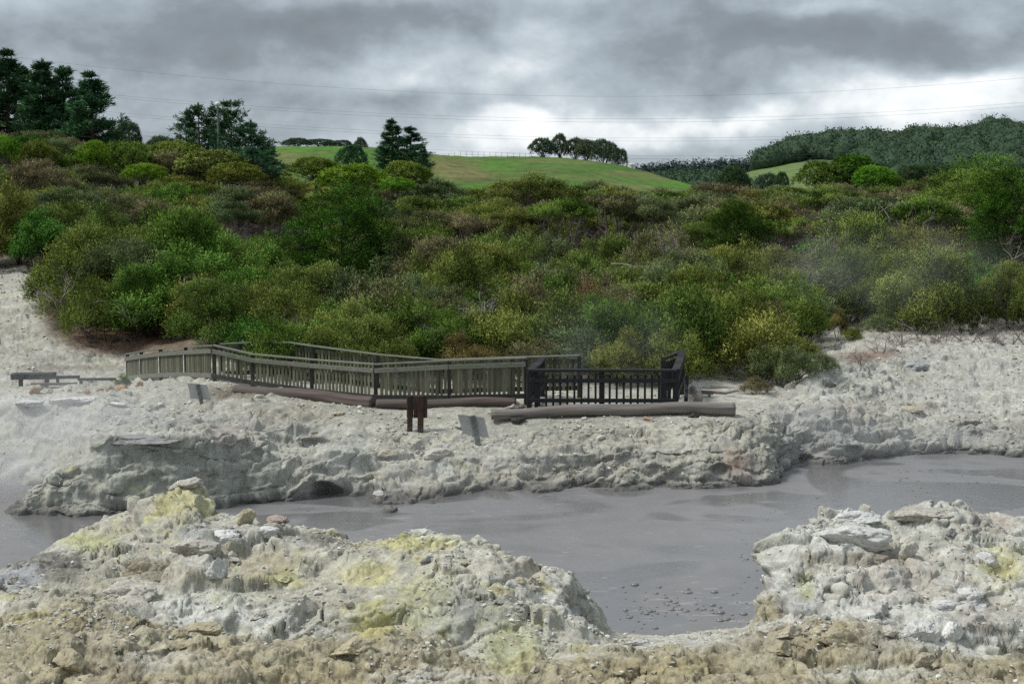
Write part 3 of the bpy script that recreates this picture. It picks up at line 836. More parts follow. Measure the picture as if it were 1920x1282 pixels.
def crown_mesh(name, lumps, nspray, per, spread, leafL, leafW, r, upb=.6, tone_lump=.25, hang=0.0, inner=.35, jitter=.06):
    """lumps: (x,y,z,rx,rz). Sprays of leaves stand on the upper shell of each lump and point outward and up."""
    lumps = np.array(lumps, float)
    area = lumps[:, 3] * (lumps[:, 3] + lumps[:, 4])
    pick = r.choice(len(lumps), size=nspray, p=area / area.sum())
    lt = r.normal(size=len(lumps)) * tone_lump
    d = r.normal(size=(nspray, 3)); d /= np.linalg.norm(d, axis=1)[:, None]
    d[:, 2] = np.where(d[:, 2] < -.35, -d[:, 2], d[:, 2])
    L = lumps[pick]
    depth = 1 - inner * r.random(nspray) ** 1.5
    # drop sprays deep inside another lump
    base = L[:, :3] + d * np.stack([L[:, 3], L[:, 3], L[:, 4]], 1) * depth[:, None] * .86
    keep = np.ones(nspray, bool)
    for k in range(len(lumps)):
        q = (base - lumps[k, :3]) / np.array([lumps[k, 3], lumps[k, 3], lumps[k, 4]])
        keep &= (np.linalg.norm(q, axis=1) > .62) | (pick == k)
    base = base[keep]; d = d[keep]; pick = pick[keep]; depth = depth[keep]; n = len(base)
    ax = d + np.array([0, 0, upb]) + r.normal(size=(n, 3)) * .35
    ax[:, 2] -= hang
    ax /= np.linalg.norm(ax, axis=1)[:, None]
    s = r.random((n, per)) * spread * (.6 + .8 * r.random((n, 1)))
    pos = base[:, None, :] + ax[:, None, :] * s[..., None] + r.normal(size=(n, per, 3)) * jitter
    dr = ax[:, None, :] + r.normal(size=(n, per, 3)) * .5
    tone = .42 + lt[pick][:, None] + r.normal(size=(n, 1)) * .17 + r.normal(size=(n, per)) * .055 + (s / spread - .5) * .30 + (depth[:, None] - .85) * 1.3  # deeper sprays get a darker tone, crown self-shade put into leaf colour
    pos = pos.reshape(-1, 3); dr = dr.reshape(-1, 3); tone = tone.reshape(-1)
    k = len(pos)
    vs, qs = leaf_quads(pos, dr, leafL * (.6 + .8 * r.random(k)), leafW * (.6 + .8 * r.random(k)), r, np.repeat(d + np.array([0, 0, .25]), per, 0))
    me = mesh_np(name, vs, qs, smooth=False)
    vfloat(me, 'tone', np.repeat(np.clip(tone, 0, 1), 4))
    fc = np.repeat(d + np.array([0, 0, .3]) + r.normal(size=d.shape) * .25, per * 4, 0); fc /= np.linalg.norm(fc, axis=1)[:, None]
    at = me.attributes.new('facing', 'FLOAT_VECTOR', 'POINT'); at.data.foreach_set('vector', np.ascontiguousarray(fc, np.float32).ravel())
    return me


def set_facing(me, fc):
    fc = fc / (np.linalg.norm(fc, axis=1)[:, None] + 1e-6)
    at = me.attributes.new('facing', 'FLOAT_VECTOR', 'POINT'); at.data.foreach_set('vector', np.ascontiguousarray(fc, np.float32).ravel())


def wobble_path(a, b, n, amp, r):
    t = np.linspace(0, 1, n)[:, None]
    p = np.asarray(a) * (1 - t) + np.asarray(b) * t
    w = np.cumsum(r.normal(size=(n, 3)) * amp, axis=0); w -= w[0] + (w[-1] - w[0]) * t
    return p + w


def twigs(mb, start, dirv, length, rad, depth, r, bend=.35, n=5, kids=3, sides=5):
    d = np.asarray(dirv, float); d /= np.linalg.norm(d)
    pts = [np.asarray(start, float)]; dd = d.copy()
    for k in range(n):
        dd = dd + r.normal(size=3) * bend * .45; dd /= np.linalg.norm(dd)
        pts.append(pts[-1] + dd * length / n)
    mb.tube(pts, np.linspace(rad, rad * .45, n + 1), n=sides, cap=False)
    if depth > 0:
        for k in range(kids):
            i = r.integers(max(1, n // 2 - 1), n + 1)
            nd = dd * .6 + r.normal(size=3) * .6
            twigs(mb, pts[i], nd, length * (.5 + .25 * r.random()), rad * .5, depth - 1, r, bend, max(3, n - 1), kids, max(3, sides - 1))


def shrub_variant(k, seed, h=2.0, wdt=2.2, nspray=1900):
    """dense twiggy heath shrub: several stems, crown of fine sprays down to the ground"""
    r = np.random.default_rng(seed)
    lumps = []
    nl = r.integers(13, 20)
    for i in range(nl):
        a = r.random() * 6.283; q = math.sqrt(r.random()) * .5 * wdt
        top = h * (1 - .55 * (q / (.5 * wdt)) ** 2) * (.8 + .25 * r.random())
        rr = .21 * wdt * (.6 + .7 * r.random())
        lumps.append((q * math.cos(a), q * math.sin(a), max(top - rr * .8, rr * .5), rr, rr * .85))
    for i in range(r.integers(4, 8)):                               # plumes that stick out of the canopy
        a = r.random() * 6.283; q = math.sqrt(r.random()) * .44 * wdt
        lumps.append((q * math.cos(a), q * math.sin(a), h * (1.02 - .5 * (q / (.5 * wdt)) ** 2) * r.uniform(.9, 1.12), .10 * wdt, .13 * wdt))
    if k % 2 == 0:
        for i in range(5):
            a = i / 5 * 6.283 + r.random(); lumps.append((.40 * wdt * math.cos(a), .40 * wdt * math.sin(a), .30 * h, .20 * wdt, .24 * h))
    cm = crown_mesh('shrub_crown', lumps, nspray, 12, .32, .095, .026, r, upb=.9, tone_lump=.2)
    mb = MB()
    for i in range(7):
        a = r.random() * 6.283; e = lumps[r.integers(0, nl)]
        mb.tube(wobble_path((.12 * math.cos(a), .12 * math.sin(a), -.25), (e[0], e[1], e[2]), 6, .05, r), np.linspace(.04, .012, 6), n=5, cap=False)
    return cm, mb.mesh('shrub_stems', True)


def scrub_tree_variant(k, seed, h=4.2, wdt=4.2, nspray=1500, sparse=0):
    """tall heath tree: bare leaning stems that fan out under a flat umbrella crown"""
    r = np.random.default_rng(seed)
    lumps = []; mb = MB()
    nl = r.integers(9, 13)
    for i in range(nl):
        a = i / nl * 6.283 * 2.4 + r.random() * .6; q = math.sqrt((i + .5) / nl) * .46 * wdt
        top = h * (1 - .30 * (q / (.5 * wdt)) ** 2) * (.9 + .14 * r.random())
        rr = .19 * wdt * (.75 + .5 * r.random())
        lumps.append((q * math.cos(a), q * math.sin(a), top - rr * .45, rr, rr * .42))
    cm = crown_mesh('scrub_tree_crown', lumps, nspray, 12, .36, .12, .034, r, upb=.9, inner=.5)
    for i in range(nl):
        e = lumps[i]; a = math.atan2(e[1], e[0]) + r.normal() * .4
        b = np.array([.35 * math.cos(a), .35 * math.sin(a), -.4])
        p = wobble_path(b, (e[0] * .9, e[1] * .9, e[2]), 8, .10, r)
        mb.tube(p, np.linspace(.075, .025, 8) * (.7 + .6 * r.random()), n=6, cap=False)
        for j in range(4):
            s = p[r.integers(3, 7)]
            twigs(mb, s, np.array([math.cos(a), math.sin(a), .7]) + r.normal(size=3) * .6, .9, .024, 1, r, kids=3, n=4, sides=4)
    return cm, mb.mesh('scrub_tree_trunk', True)


def tuft_tree_variant(k, seed, h=5.0, wdt=5.0, nspray=3600, leaf=(.09, .04), nl=30, trunk_h=.25, flat=.46, hang=.25):
    """dense dark tree whose crown is stacked from many overlapping tufts"""
    r = np.random.default_rng(seed)
    lumps = []; mb = MB()
    for i in range(nl):
        t = (i + .5) / nl; z = h * (.16 + .80 * t)
        R0 = .5 * wdt * math.sqrt(max(.04, 1 - (max(0, t - .30) / .72) ** 2)) * (.8 if t < .12 else 1)
        a = i * 2.4 + r.normal() * .3; q = R0 * (.55 + .35 * r.random())
        rr = .17 * wdt * (.7 + .55 * r.random()) * (1.1 - .45 * t)
        lumps.append((q * math.cos(a), q * math.sin(a), z, rr, rr * flat))
    lumps.append((0, 0, h * .5, .30 * wdt, h * .36))
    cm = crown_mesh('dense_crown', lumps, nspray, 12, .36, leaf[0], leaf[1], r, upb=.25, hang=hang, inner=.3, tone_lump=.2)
    mb.tube(wobble_path((0, 0, -.4), (0, 0, h * .8), 7, .08, r), np.linspace(.05 * h * .55, .03, 7), n=8, cap=False)
    for i in range(0, nl, 3):
        e = lumps[i]; mb.tube(wobble_path((0, 0, max(.2, e[2] * .75)), e[:3], 5, .08, r), np.linspace(.07, .02, 5), n=5, cap=False)
    return cm, mb.mesh('dense_trunk', True)


def broadleaf_variant(k, seed, h=5.0, wdt=5.2, nspray=1500, nl=24, leaf=(.15, .10)):
    """rounded broadleaf tree with crowded billowing leaf heads"""
    r = np.random.default_rng(seed)
    lumps = []; mb = MB()
    for i in range(nl):
        t = (i + .5) / nl
        a = i * 2.4; el = math.asin(min(1, -.15 + 1.13 * t))
        q = .34 * wdt * math.cos(el); z = h * .52 + .36 * h * math.sin(el)
        rr = .20 * wdt * (.75 + .5 * r.random())
        lumps.append((q * math.cos(a) * (.85 + .3 * r.random()), q * math.sin(a) * (.85 + .3 * r.random()), z, rr, rr * .8))
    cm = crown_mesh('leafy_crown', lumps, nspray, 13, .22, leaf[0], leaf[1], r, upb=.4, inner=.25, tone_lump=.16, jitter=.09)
    mb.tube(wobble_path((0, 0, -.4), (0, 0, h * .6), 6, .1, r), np.linspace(.16, .06, 6), n=8, cap=False)
    for i in range(0, nl, 2):
        e = lumps[i]; mb.tube(wobble_path((0, 0, h * .3), e[:3], 5, .1, r), np.linspace(.09, .02, 5), n=5, cap=False)
    return cm, mb.mesh('leafy_trunk', True)


def pine_variant(k, seed, h=18.0, wdt=8.0, whorls=20, per=6, low=.10, open_=.0, leaf=(.70, .13), tufts=13, spire=1.0):
    """radiata pine: straight trunk, whorls of limbs that sweep up at their ends, needle tufts along them"""
    r = np.random.default_rng(seed)
    mb = MB(); pos = []; dirs = []; tone = []
    lean = r.normal(size=2) * .012 * h
    tz = lambda z: np.array([lean[0] * z / h, lean[1] * z / h, z])
    mb.tube([tz(z) for z in np.linspace(-.6, h * .98, 9)], np.linspace(.020 * h, .03, 9), n=8, cap=False)
    for wi in range(whorls):
        t = low + (1 - low) * (wi + r.random() * .5) / whorls
        z0 = h * t * .97
        prof = (1 - t) ** (.92 * spire) * (.65 + .35 * min(1, t / .35)) + .05
        for b in range(per):
            if r.random() < open_: continue
            a = r.random() * 6.283; L = .5 * wdt * prof * (.55 + .7 * r.random())
            dirh = np.array([math.cos(a), math.sin(a), 0])
            s = np.linspace(0, 1, 6)
            rise = .10 + .35 * r.random() + .3 * t
            p = tz(z0) + dirh * (L * s)[:, None] + np.array([0, 0, 1]) * (L * (rise * s ** 2 - .10 * s))[:, None] + np.cumsum(r.normal(size=(6, 3)) * .02 * L, axis=0)
            mb.tube(p, np.linspace(.012 * h * (1 - t) + .03, .02, 6), n=4, cap=False)
            for q in range(max(2, int(tufts * (.4 + .6 * prof)))):
                f = .30 + .70 * r.random() ** .8
                c0 = np.array([np.interp(f, s, p[:, j]) for j in range(3)]) + r.normal(size=3) * .10 * L * np.array([1, 1, .5])
                nq = 12
                dd = dirh * .8 + np.array([0, 0, .75]) + r.normal(size=(nq, 3)) * .65
                pos.append(np.repeat(c0[None], nq, 0) + r.normal(size=(nq, 3)) * .16); dirs.append(dd)
                tone.append(np.full(nq, .35 + r.normal() * .18 + .15 * f) + r.normal(size=nq) * .1)
    c0 = tz(h * .97)
    pos.append(np.repeat(c0[None], 14, 0)); dirs.append(np.array([0, 0, 1.3]) + r.normal(size=(14, 3)) * .35); tone.append(np.full(14, .5))
    pos = np.concatenate(pos); dirs = np.concatenate(dirs); tone = np.concatenate(tone)
    k = len(pos)
    vs, qs = leaf_quads(pos, dirs, leaf[0] * (.6 + .7 * r.random(k)), leaf[1] * (.7 + .6 * r.random(k)), r)
    me = mesh_np('pine_needles', vs, qs, smooth=False); vfloat(me, 'tone', np.repeat(np.clip(tone, 0, 1), 4)); set_facing(me, np.repeat(dirs * .5 + np.array([0, 0, .2]) + r.normal(size=dirs.shape) * .3, 4, 0))
    return me, mb.mesh('pine_trunk', True)


def dead_variant(seed, h=1.4, spread=1.0, stems=5, depth=3, rad=.03, kids=3, upz=1.0):
    r = np.random.default_rng(seed); mb = MB()
    for i in range(stems):
        a = r.random() * 6.283
        twigs(mb, (.08 * math.cos(a), .08 * math.sin(a), -.1), (spread * math.cos(a), spread * math.sin(a), upz * (.6 + .6 * r.random())), h * (.5 + .3 * r.random()), rad, depth, r, kids=kids)
    return mb.mesh('dead_branches', True)


LEAF = {
    'olive green': foliage_material('olive_leaf', [(.030, .042, .007), (.130, .168, .032), (0.329, 0.378, 0.095)]),
    'yellowish green': foliage_material('yellow_green_leaf', [(.034, .050, .007), (.135, .190, .034), (.27, .345, .080)]),
    'grey green': foliage_material('grey_green_leaf', [(.034, .048, .018), (.125, .160, .062), (0.293, 0.348, 0.152)]),
    'fresh green': foliage_material('fresh_green_leaf', [(.020, .044, .006), (.088, .172, .024), (0.232, 0.378, 0.071)]),
    'brown tinged': foliage_material('brown_leaf', [(.040, .038, .016), (.150, .140, .064), (0.329, 0.305, 0.152)]),
    'rusty red': foliage_material('rusty_leaf', [(.044, .034, .011), (.170, .120, .044), (.28, .22, .085)]),
}
DARK_LEAF = foliage_material('dark_green_leaf', [(.010, .030, .003), (.034, .092, .008), (.090, .20, .020)], huevar=.01)
BRIGHT_LEAF = foliage_material('bright_green_leaf', [(.045, .110, .008), (.135, .28, .020), (.24, .42, .05)], huevar=.015)
OLIVE_BROAD = foliage_material('olive_broad_leaf', [(.044, .064, .009), (.125, .170, .026), (.23, .28, .055)])
PINE_LEAF = foliage_material('pine_needle', [(.018, .056, .024), (.058, .145, .060), (.13, .26, .105)], trans=.1, huevar=.012)
BLUE_PINE = foliage_material('blue_green_needle', [(.024, .066, .032), (.066, .16, .080), (.13, .27, .135)], trans=.15, huevar=.01)
FAR_LEAF = foliage_material('distant_leaf', [(.038, .068, .042), (.068, .112, .064), (.118, .172, .092)], trans=.1, var=.16, huevar=.02)  # air haze put into the colour: greyed, slightly blue leaf tones
FAR_PINE = foliage_material('distant_needle', [(.034, .056, .052), (.046, .076, .066), (.066, .10, .082)], trans=.1, var=.1, huevar=.008)  # distance haze mixed into these needle colours as a blue cast

SHRUBS = [shrub_variant(k, 100 + k, h=1.7 + .15 * (k % 4), wdt=2.2 + .2 * (k % 3)) for k in range(8)]
BIGSHRUBS = [shrub_variant(2 * k, 150 + k, h=2.7, wdt=3.5, nspray=4600) for k in range(4)]
SCRUBS = [scrub_tree_variant(k, 200 + k, h=3.9 + .3 * (k % 3), wdt=3.9 + .4 * (k % 2)) for k in range(6)]
DENSE = [tuft_tree_variant(k, 300 + k) for k in range(3)]
BROAD = [broadleaf_variant(k, 400 + k) for k in range(4)]
PINES = [pine_variant(k, 500 + k, h=18, wdt=[9.2, 10, 8.8][k], whorls=21, per=6, open_=.08) for k in range(3)]
DEADS = [dead_variant(600 + k) for k in range(4)]


def clone_mesh_mat(me, mat, cache={}):
    k = (me.name, mat.name)
    if k not in cache:
        m = me.copy(); m.materials.clear(); m.materials.append(mat); cache[k] = m
    return cache[k]


def plant(name, var, leaf, bark, loc, s, rz, label, cat, group=None, sz=None):
    o = empty(name, loc, rz)
    o.scale = (s, s, sz if sz else s)
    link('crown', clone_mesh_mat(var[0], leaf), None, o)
    link('trunk', clone_mesh_mat(var[1], bark), None, o)
    return tag(o, label, cat, group)


def size_at(px, Y):
    return px * Y / F


# ---- landmark wording for shared labels
def where(u, v, Y):
    if u < 230: a = 'near the left edge'
    elif u < 470: a = 'above the left end of the picket fence'
    elif u < 740: a = 'around the big dark green tree'
    elif u < 1000: a = 'above the middle of the picket fence'
    elif u < 1290: a = 'above the black lookout'
    elif u < 1500: a = 'right of the black lookout'
    elif u < 1720: a = 'above the white gravel gully'
    else: a = 'near the right edge'
    return a


placed = []          # (x, y, r)


def free(x, y, r):
    for (a, b, c) in placed:
        if (a - x) ** 2 + (b - y) ** 2 < (r + c) ** 2 * .25 * 1.0: return False
    return True


# ---- the trees that stand out, each placed by where its foot stands and how tall it reads
def single(name, var, leaf, bark, u, vtop, Y, hpx, wpx, vh, vw, label, cat='tree', group=None, rz=None, keep=True, zbase=None):
    """crown top at pixel (u, vtop); hpx, wpx size in photo pixels; vh, vw natural size of the variant"""
    top = P(u, vtop, Y)
    h = size_at(hpx, Y)
    gz = ground_z(top[0], top[1])
    base = top[2] - h
    sw = size_at(wpx, Y) / vw
    o = plant(name, var, leaf, bark, (top[0], top[1], base), sw, rng.random() * 6.28 if rz is None else rz, label, cat, group, sz=h / vh)
    if keep: placed.append((top[0], top[1], size_at(wpx, Y) * .5))
    return o


single('dense_tree', DENSE[0], DARK_LEAF, BARK_DARK, 640, 348, 66, 195, 222, 5.0, 5.2, 'large dense dark green tree rising behind the left half of the picket fence')
single('dense_tree', DENSE[1], DARK_LEAF, BARK_DARK, 1385, 378, 72, 130, 130, 5.0, 5.2, 'dark green dense tree in the middle of the thicket, right of the black lookout')
single('dense_tree', DENSE[2], DARK_LEAF, BARK_DARK, 1905, 318, 74, 200, 190, 5.0, 5.2, 'tall dark green tree cut by the right edge of the photo')
single('dense_tree', DENSE[0], LEAF['fresh green'], BARK, 1800, 320, 84, 150, 230, 5.0, 5.2, 'broad mid green tree left of the dark tree at the right edge', rz=2.0)
single('dense_tree', DENSE[1], LEAF['fresh green'], BARK, 1850, 296, 96, 160, 200, 5.0, 5.2, 'mid green tree rising highest in the thicket near the right edge', rz=1.0)
for (u, vt, Y, h, wd, vi, mat, lab) in [
    (175, 268, 112, 75, 62, 0, BRIGHT_LEAF, 'bright green round broadleaf tree below the dark pines at left'),
    (228, 272, 118, 90, 120, 1, OLIVE_BROAD, 'olive green broadleaf tree just right of the bright round tree at left'),
    (8, 258, 112, 70, 60, 2, BRIGHT_LEAF, 'bright green broadleaf tree cut by the left edge of the photo'),
    (70, 266, 118, 80, 90, 3, OLIVE_BROAD, 'olive broadleaf tree at the foot of the leftmost pines'),
    (270, 310, 104, 50, 90, 2, BRIGHT_LEAF, 'low lime green broadleaf tree under the olive tree at left'),
    (665, 312, 106, 70, 140, 1, BRIGHT_LEAF, 'bright green spreading tree behind the large dark tree, left of the lone double pine'),
    (760, 306, 110, 70, 105, 0, OLIVE_BROAD, 'olive green billowing tree at the foot of the lone double pine'),
    (745, 335, 104, 40, 70, 3, BRIGHT_LEAF, 'small bright green tree in front of the billowing olive tree'),
    (1540, 306, 128, 75, 105, 1, OLIVE_BROAD, 'dark olive broadleaf tree, leftmost of three in front of the wooded ridge at right'),
    (1598, 296, 130, 85, 120, 0, DARK_LEAF, 'dark green broadleaf tree, tallest of three in front of the wooded ridge at right'),
    (1640, 314, 124, 60, 85, 2, BRIGHT_LEAF, 'bright green broadleaf tree, rightmost of three in front of the wooded ridge'),
    (330, 270, 125, 90, 130, 2, OLIVE_BROAD, 'brownish olive tree between the pine wood and the mast'),
    (400, 285, 118, 70, 150, 1, LEAF['olive green'], 'wide olive tree below the mast at left'),
    (440, 308, 108, 60, 110, 3, OLIVE_BROAD, 'olive green rounded tree under the blue green pines'),
    (590, 298, 112, 60, 110, 0, OLIVE_BROAD, 'dark olive tree on the skyline left of the lone double pine'),
]:
    single('broadleaf_tree', BROAD[vi], mat, BARK, u, vt, Y, h, wd, 4.9, 5.6, lab, rz=u * .37, keep=Y < 120)

# ---- scrub trees that show their stems
for (u, vt, Y, h, wd, vi, leaf, lab) in [
    (1050, 366, 77, 118, 135, 0, LEAF['fresh green'], 'green umbrella crowned scrub tree above the black lookout, standing proud of the thicket'),
    (1150, 370, 79, 116, 150, 1, LEAF['brown tinged'], 'brown tinged scrub tree with bare stems right of the green umbrella crowned one'),
    (1215, 386, 77, 104, 110, 2, LEAF['grey green'], 'grey green scrub tree with bare stems, upper slope right of the lookout'),
    (880, 398, 77, 100, 120, 3, LEAF['brown tinged'], 'brown tinged scrub tree with many bare stems above the middle of the fence'),
    (800, 402, 78, 96, 110, 4, LEAF['grey green'], 'grey green scrub tree with bare stems right of the large dark tree'),
    (960, 404, 78, 96, 110, 5, LEAF['olive green'], 'olive scrub tree with bare stems between two brown tinged ones'),
    (1560, 400, 77, 112, 130, 0, LEAF['brown tinged'], 'brown tinged scrub tree with pale bare stems above the white gully'),
    (1640, 376, 79, 122, 170, 1, LEAF['grey green'], 'wide grey green scrub tree with dark stems above the white gully'),
    (1730, 388, 77, 116, 150, 2, LEAF['fresh green'], 'green flat topped scrub tree with bare stems above the white mound'),
    (300, 372, 78, 96, 120, 3, LEAF['brown tinged'], 'brown tinged scrub tree with pale stems in the upper thicket at left'),
    (430, 384, 77, 96, 120, 4, LEAF['grey green'], 'grey green scrub tree with pale stems left of the large dark tree'),
    (130, 366, 78, 96, 130, 5, LEAF['grey green'], 'grey green scrub tree with pale stems near the left edge'),
]:
    single('scrub_tree', SCRUBS[vi], leaf, BARK_TWIG, u, vt, Y, h, wd, 4.1, 4.1, lab, 'scrub tree', rz=u * .13)

# ---- pines
pg = 'dark pines of the wood at left'
for (u, vt, Y, h, wd, vi, lab) in [
    (8, 92, 172, 225, 170, 0, 'dark pine with a bare spire, at the left edge, tallest of the wood'),
    (40, 122, 180, 205, 140, 1, 'dark pine second from the left edge, behind its neighbours'),
    (78, 110, 168, 215, 150, 2, 'dark twin topped pine third from the left in the wood'),
    (118, 122, 170, 200, 150, 1, 'dark pine fourth from the left, beside the rightmost one'),
    (168, 134, 165, 190, 165, 0, 'dark pine with upswept limbs, rightmost of the wood at left'),
    (-45, 100, 175, 210, 110, 2, 'dark pine mostly beyond the left edge'),
    (96, 150, 186, 160, 100, 0, 'dark pine half hidden behind the third and fourth pines'),
    (142, 165, 184, 150, 90, 2, 'dark pine half hidden behind the rightmost pines of the wood'),
]:
    single('pine_tree', PINES[vi], PINE_LEAF, BARK_DARK, u, vt, Y, h, wd, 18, 9, lab, 'pine', pg, rz=u * .9, keep=False)
OPENP = [pine_variant(k, 520 + k, h=12, wdt=9.5, whorls=11, per=5, low=.22, open_=.12, leaf=(.7, .13), tufts=11, spire=.55) for k in range(2)]
for (u, vt, Y, h, wd, vi, leaf, lab) in [
    (372, 196, 150, 120, 125, 0, PINE_LEAF, 'open crowned dark pine left of the mast'),
    (432, 190, 148, 145, 140, 1, PINE_LEAF, 'open crowned dark pine right of the mast, the taller of the two'),
    (470, 228, 142, 125, 140, 0, PINE_LEAF, 'dark pine with drooping limbs, right of the two by the mast'),
    (735, 222, 135, 95, 75, 1, PINE_LEAF, 'dark lone pine on the skyline, taller stem of the pair in front of the pasture'),
    (768, 236, 135, 85, 80, 0, PINE_LEAF, 'dark pine close beside the lone pine in front of the pasture'),
    (793, 272, 130, 60, 36, 1, PINE_LEAF, 'small dark pine to the right of the lone pine pair'),
    (470, 276, 118, 62, 80, 1, BLUE_PINE, 'blue green young pine in front of the dark pines, left of two'),
    (505, 280, 120, 66, 80, 0, BLUE_PINE, 'blue green young pine in front of the dark pines, right of two'),
    (348, 222, 155, 80, 80, 1, PINE_LEAF, 'grey green shaggy pine at the left end of the clump by the mast'),
]:
    lone = 700 < u < 800
    single('pine_tree', PINES[(vi + 1) % 3] if lone else OPENP[vi], leaf, BARK_DARK, u, vt, Y, h * (1.12 if lone else 1), wd * (1.25 if lone else 1), 18 if lone else 12, 9 if lone else 9.5, lab, 'pine', None, rz=u * .7, keep=False)

# ---- the thicket: individual shrubs and scrub trees on the hillside
names = list(LEAF)
count = {'shrub': 0, 'scrub': 0}
placed += [(P(640, 500, 64)[0], 62.0, 3.0)]


def in_bush(u, Y):
    if Y < 47.2: return u > 480 and u < 1290 and Y > 46.2
    if u < 105: return Y > 67.5
    if u < 140: return Y > 58
    if u < 400: return Y > 53.6
    if u < 480: return Y > 50
    if u < 1330: return True
    if u < 1430: return Y > 48.5
    if u < 1480: return Y > 57
    if u < 1700: return Y > 68
    return Y > 61.5


layers = [(46.4, 55, 1.6, 1800), (55, 66, 2.0, 1800), (66, 73, 2.4, 1500), (79, 86, 2.7, 1500), (89, 99, 3.0, 1600), (99, 135, 3.9, 1600)]
for (y0, y1, sp, tries) in layers:
    for _ in range(tries):
        Yc = rng.uniform(y0, y1); u = rng.uniform(-70, 1990)
        if not in_bush(u, Yc): continue
        x = PZ(u, Yc, 2.0)[0]
        ok = True
        for (a, b, c) in placed:
            lim = max(sp, .5 * sp + c * .8) if c > sp else sp
            if (a - x) ** 2 + (b - Yc) ** 2 < lim * lim: ok = False; break
        if not ok: continue
        placed.append((x, Yc, sp * .5))
        z = ground_z(x, Yc)
        _, v = UV((x, Yc, z + 1))
        zone = 'lower slope' if Yc < 60 else 'middle slope' if Yc < 80 else 'upper slope'
        # colour by zone and place
        nz = float(perlin(np.array([[x * .12, Yc * .12, 4.0]]))[0])
        pr = np.array([.36, .10, .20, .20, .12, .02])
        if Yc < 60: pr = np.array([.36, .15, .12, .24, .09, .04])
        if u < 420 and Yc < 66: pr = np.array([.36, .36, .03, .22, .03, 0])
        if u > 1330 and Yc < 66: pr = np.array([.34, .10, .16, .16, .12, .12])
        if Yc > 78: pr = np.array([.34, .05, .28, .10, .23, 0])
        if Yc > 57: pr[5] = 0
        pr = pr * np.exp(nz * np.array([.6, 1.2, -.8, .6, -.8, -.6])); pr /= pr.sum()
        cn = names[rng.choice(6, p=pr)]
        if Yc < 76:
            if count['shrub'] >= 298: continue
            count['shrub'] += 1
            s = sp / 1.6 * rng.uniform(.78, 1.34); 
            if u < 400 and Yc < 62: s *= 1.3
            big = 'tall ' if s > 1.45 else 'low ' if s < 1.02 else ''
            lab = big + cn + ' shrub, ' + zone + ' ' + where(u, v, Yc)
            if s > 1.25: vr, s = BIGSHRUBS[rng.integers(0, 4)], s * .66
            else: vr = SHRUBS[rng.integers(0, 8)]
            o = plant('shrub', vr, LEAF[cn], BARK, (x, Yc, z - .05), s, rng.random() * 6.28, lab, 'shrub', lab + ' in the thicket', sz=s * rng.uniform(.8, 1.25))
            o.scale.x *= rng.uniform(.8, 1.3)
        else:
            count['scrub'] += 1
            s = sp / 3.0 * rng.uniform(.85, 1.15)
            lab = cn + ' bare stemmed scrub tree, ' + zone + ' ' + where(u, v, Yc)
            o = plant('scrub_tree', SCRUBS[rng.integers(0, 6)], LEAF[cn], BARK if rng.random() < .65 else BARK_TWIG, (x, Yc, z - .05), s, rng.random() * 6.28, lab, 'scrub tree', lab + ' in the thicket', sz=s * rng.uniform(.80, 1.05) * (.76 if Yc > 95 else .95))
print('THICKET', count)
# ------------------------------------------------------------------ pasture hill, wooded ridge, far plantation
def grass_material(name):
    m, nt, out = new_mat(name)
    b = N(nt, 'BsdfPrincipled', Roughness=.95); b.inputs['Specular IOR Level'].default_value = .1
    at = N(nt, 'Attribute', attribute_name='tint'); geo = N(nt, 'NewGeometry')
    n1 = noise_n(nt, geo.outputs['Position'], .35, 6, .7); n2 = noise_n(nt, geo.outputs['Position'], 1.6, 4, .6)
    f = math_n(nt, 'ADD', math_n(nt, 'MULTIPLY', n1.outputs[0], 1.9), math_n(nt, 'MULTIPLY', n2.outputs[0], .8)); f = math_n(nt, 'ADD', f, -.35)
    nt.links.new(mixc(nt, 1.0, at.outputs['Color'], f, 'MULTIPLY'), b.inputs['Base Color'])
    bp = N(nt, 'Bump', Strength=.5, Distance=.5); nt.links.new(n1.outputs[0], bp.inputs['Height']); nt.links.new(bp.outputs[0], b.inputs['Normal'])
    nt.links.new(b.outputs[0], out.inputs[0])
    return m


MAT_GRASS = grass_material('pasture_grass')
PAL.update({k: np.array(c) for k, c in dict(grass=(.080, .155, .034), lush=(.080, .205, .026), dry=(.18, .172, .070), track=(.30, .26, .17), farg=(.13, .20, .07), gully=(.10, .11, .04), wood=(.060, .088, .058)).items()})
ug = np.linspace(150, 1560, 420)
C0 = cz([(150, 190, 1), (1560, 190, 1)], ug)
C1 = cv([(150,372,230),(500,352,232),(600,352,230),(800,356,228),(900,350,232),(960,356,235),(1100,352,240),(1250,362,240),(1340,372,240),(1560,385,240)], ug, 8)
C2 = cv([(150,340,262),(500,318,262),(600,318,262),(700,322,262),(800,322,250),(870,322,256),(905,325,268),(960,330,262),(1050,322,268),(1180,338,270),(1260,350,270),(1340,364,262),(1560,384,262)], ug, 6)
C3 = cv([(150,310,296),(500,282,298),(600,282,300),(700,284,296),(770,288,280),(820,293,276),(860,300,290),(900,300,300),(960,302,296),(1080,304,300),(1180,319,302),(1260,341,298),(1340,360,290),(1420,374,285),(1560,384,280)], ug, 5)
C4 = cv([(150,298,312),(500,274,318),(600,273,320),(690,275,314),(770,282,300),(820,290,296),(865,292,312),(1000,293,318),(1080,297,318),(1180,312,316),(1260,336,310),(1340,358,300),(1420,372,292),(1560,383,285)], ug, 5)
C5 = C4 + np.array([0, 40, -3.0]); C6 = C4 + np.array([0, 120, -16.0])
g, tt = loft([C0, C1, C2, C3, C4, C5, C6], [6, 26, 30, 24, 8, 6], 3)
pf = g.reshape(-1, 3); u, v = UV(pf); tr = np.repeat(tt, len(ug))
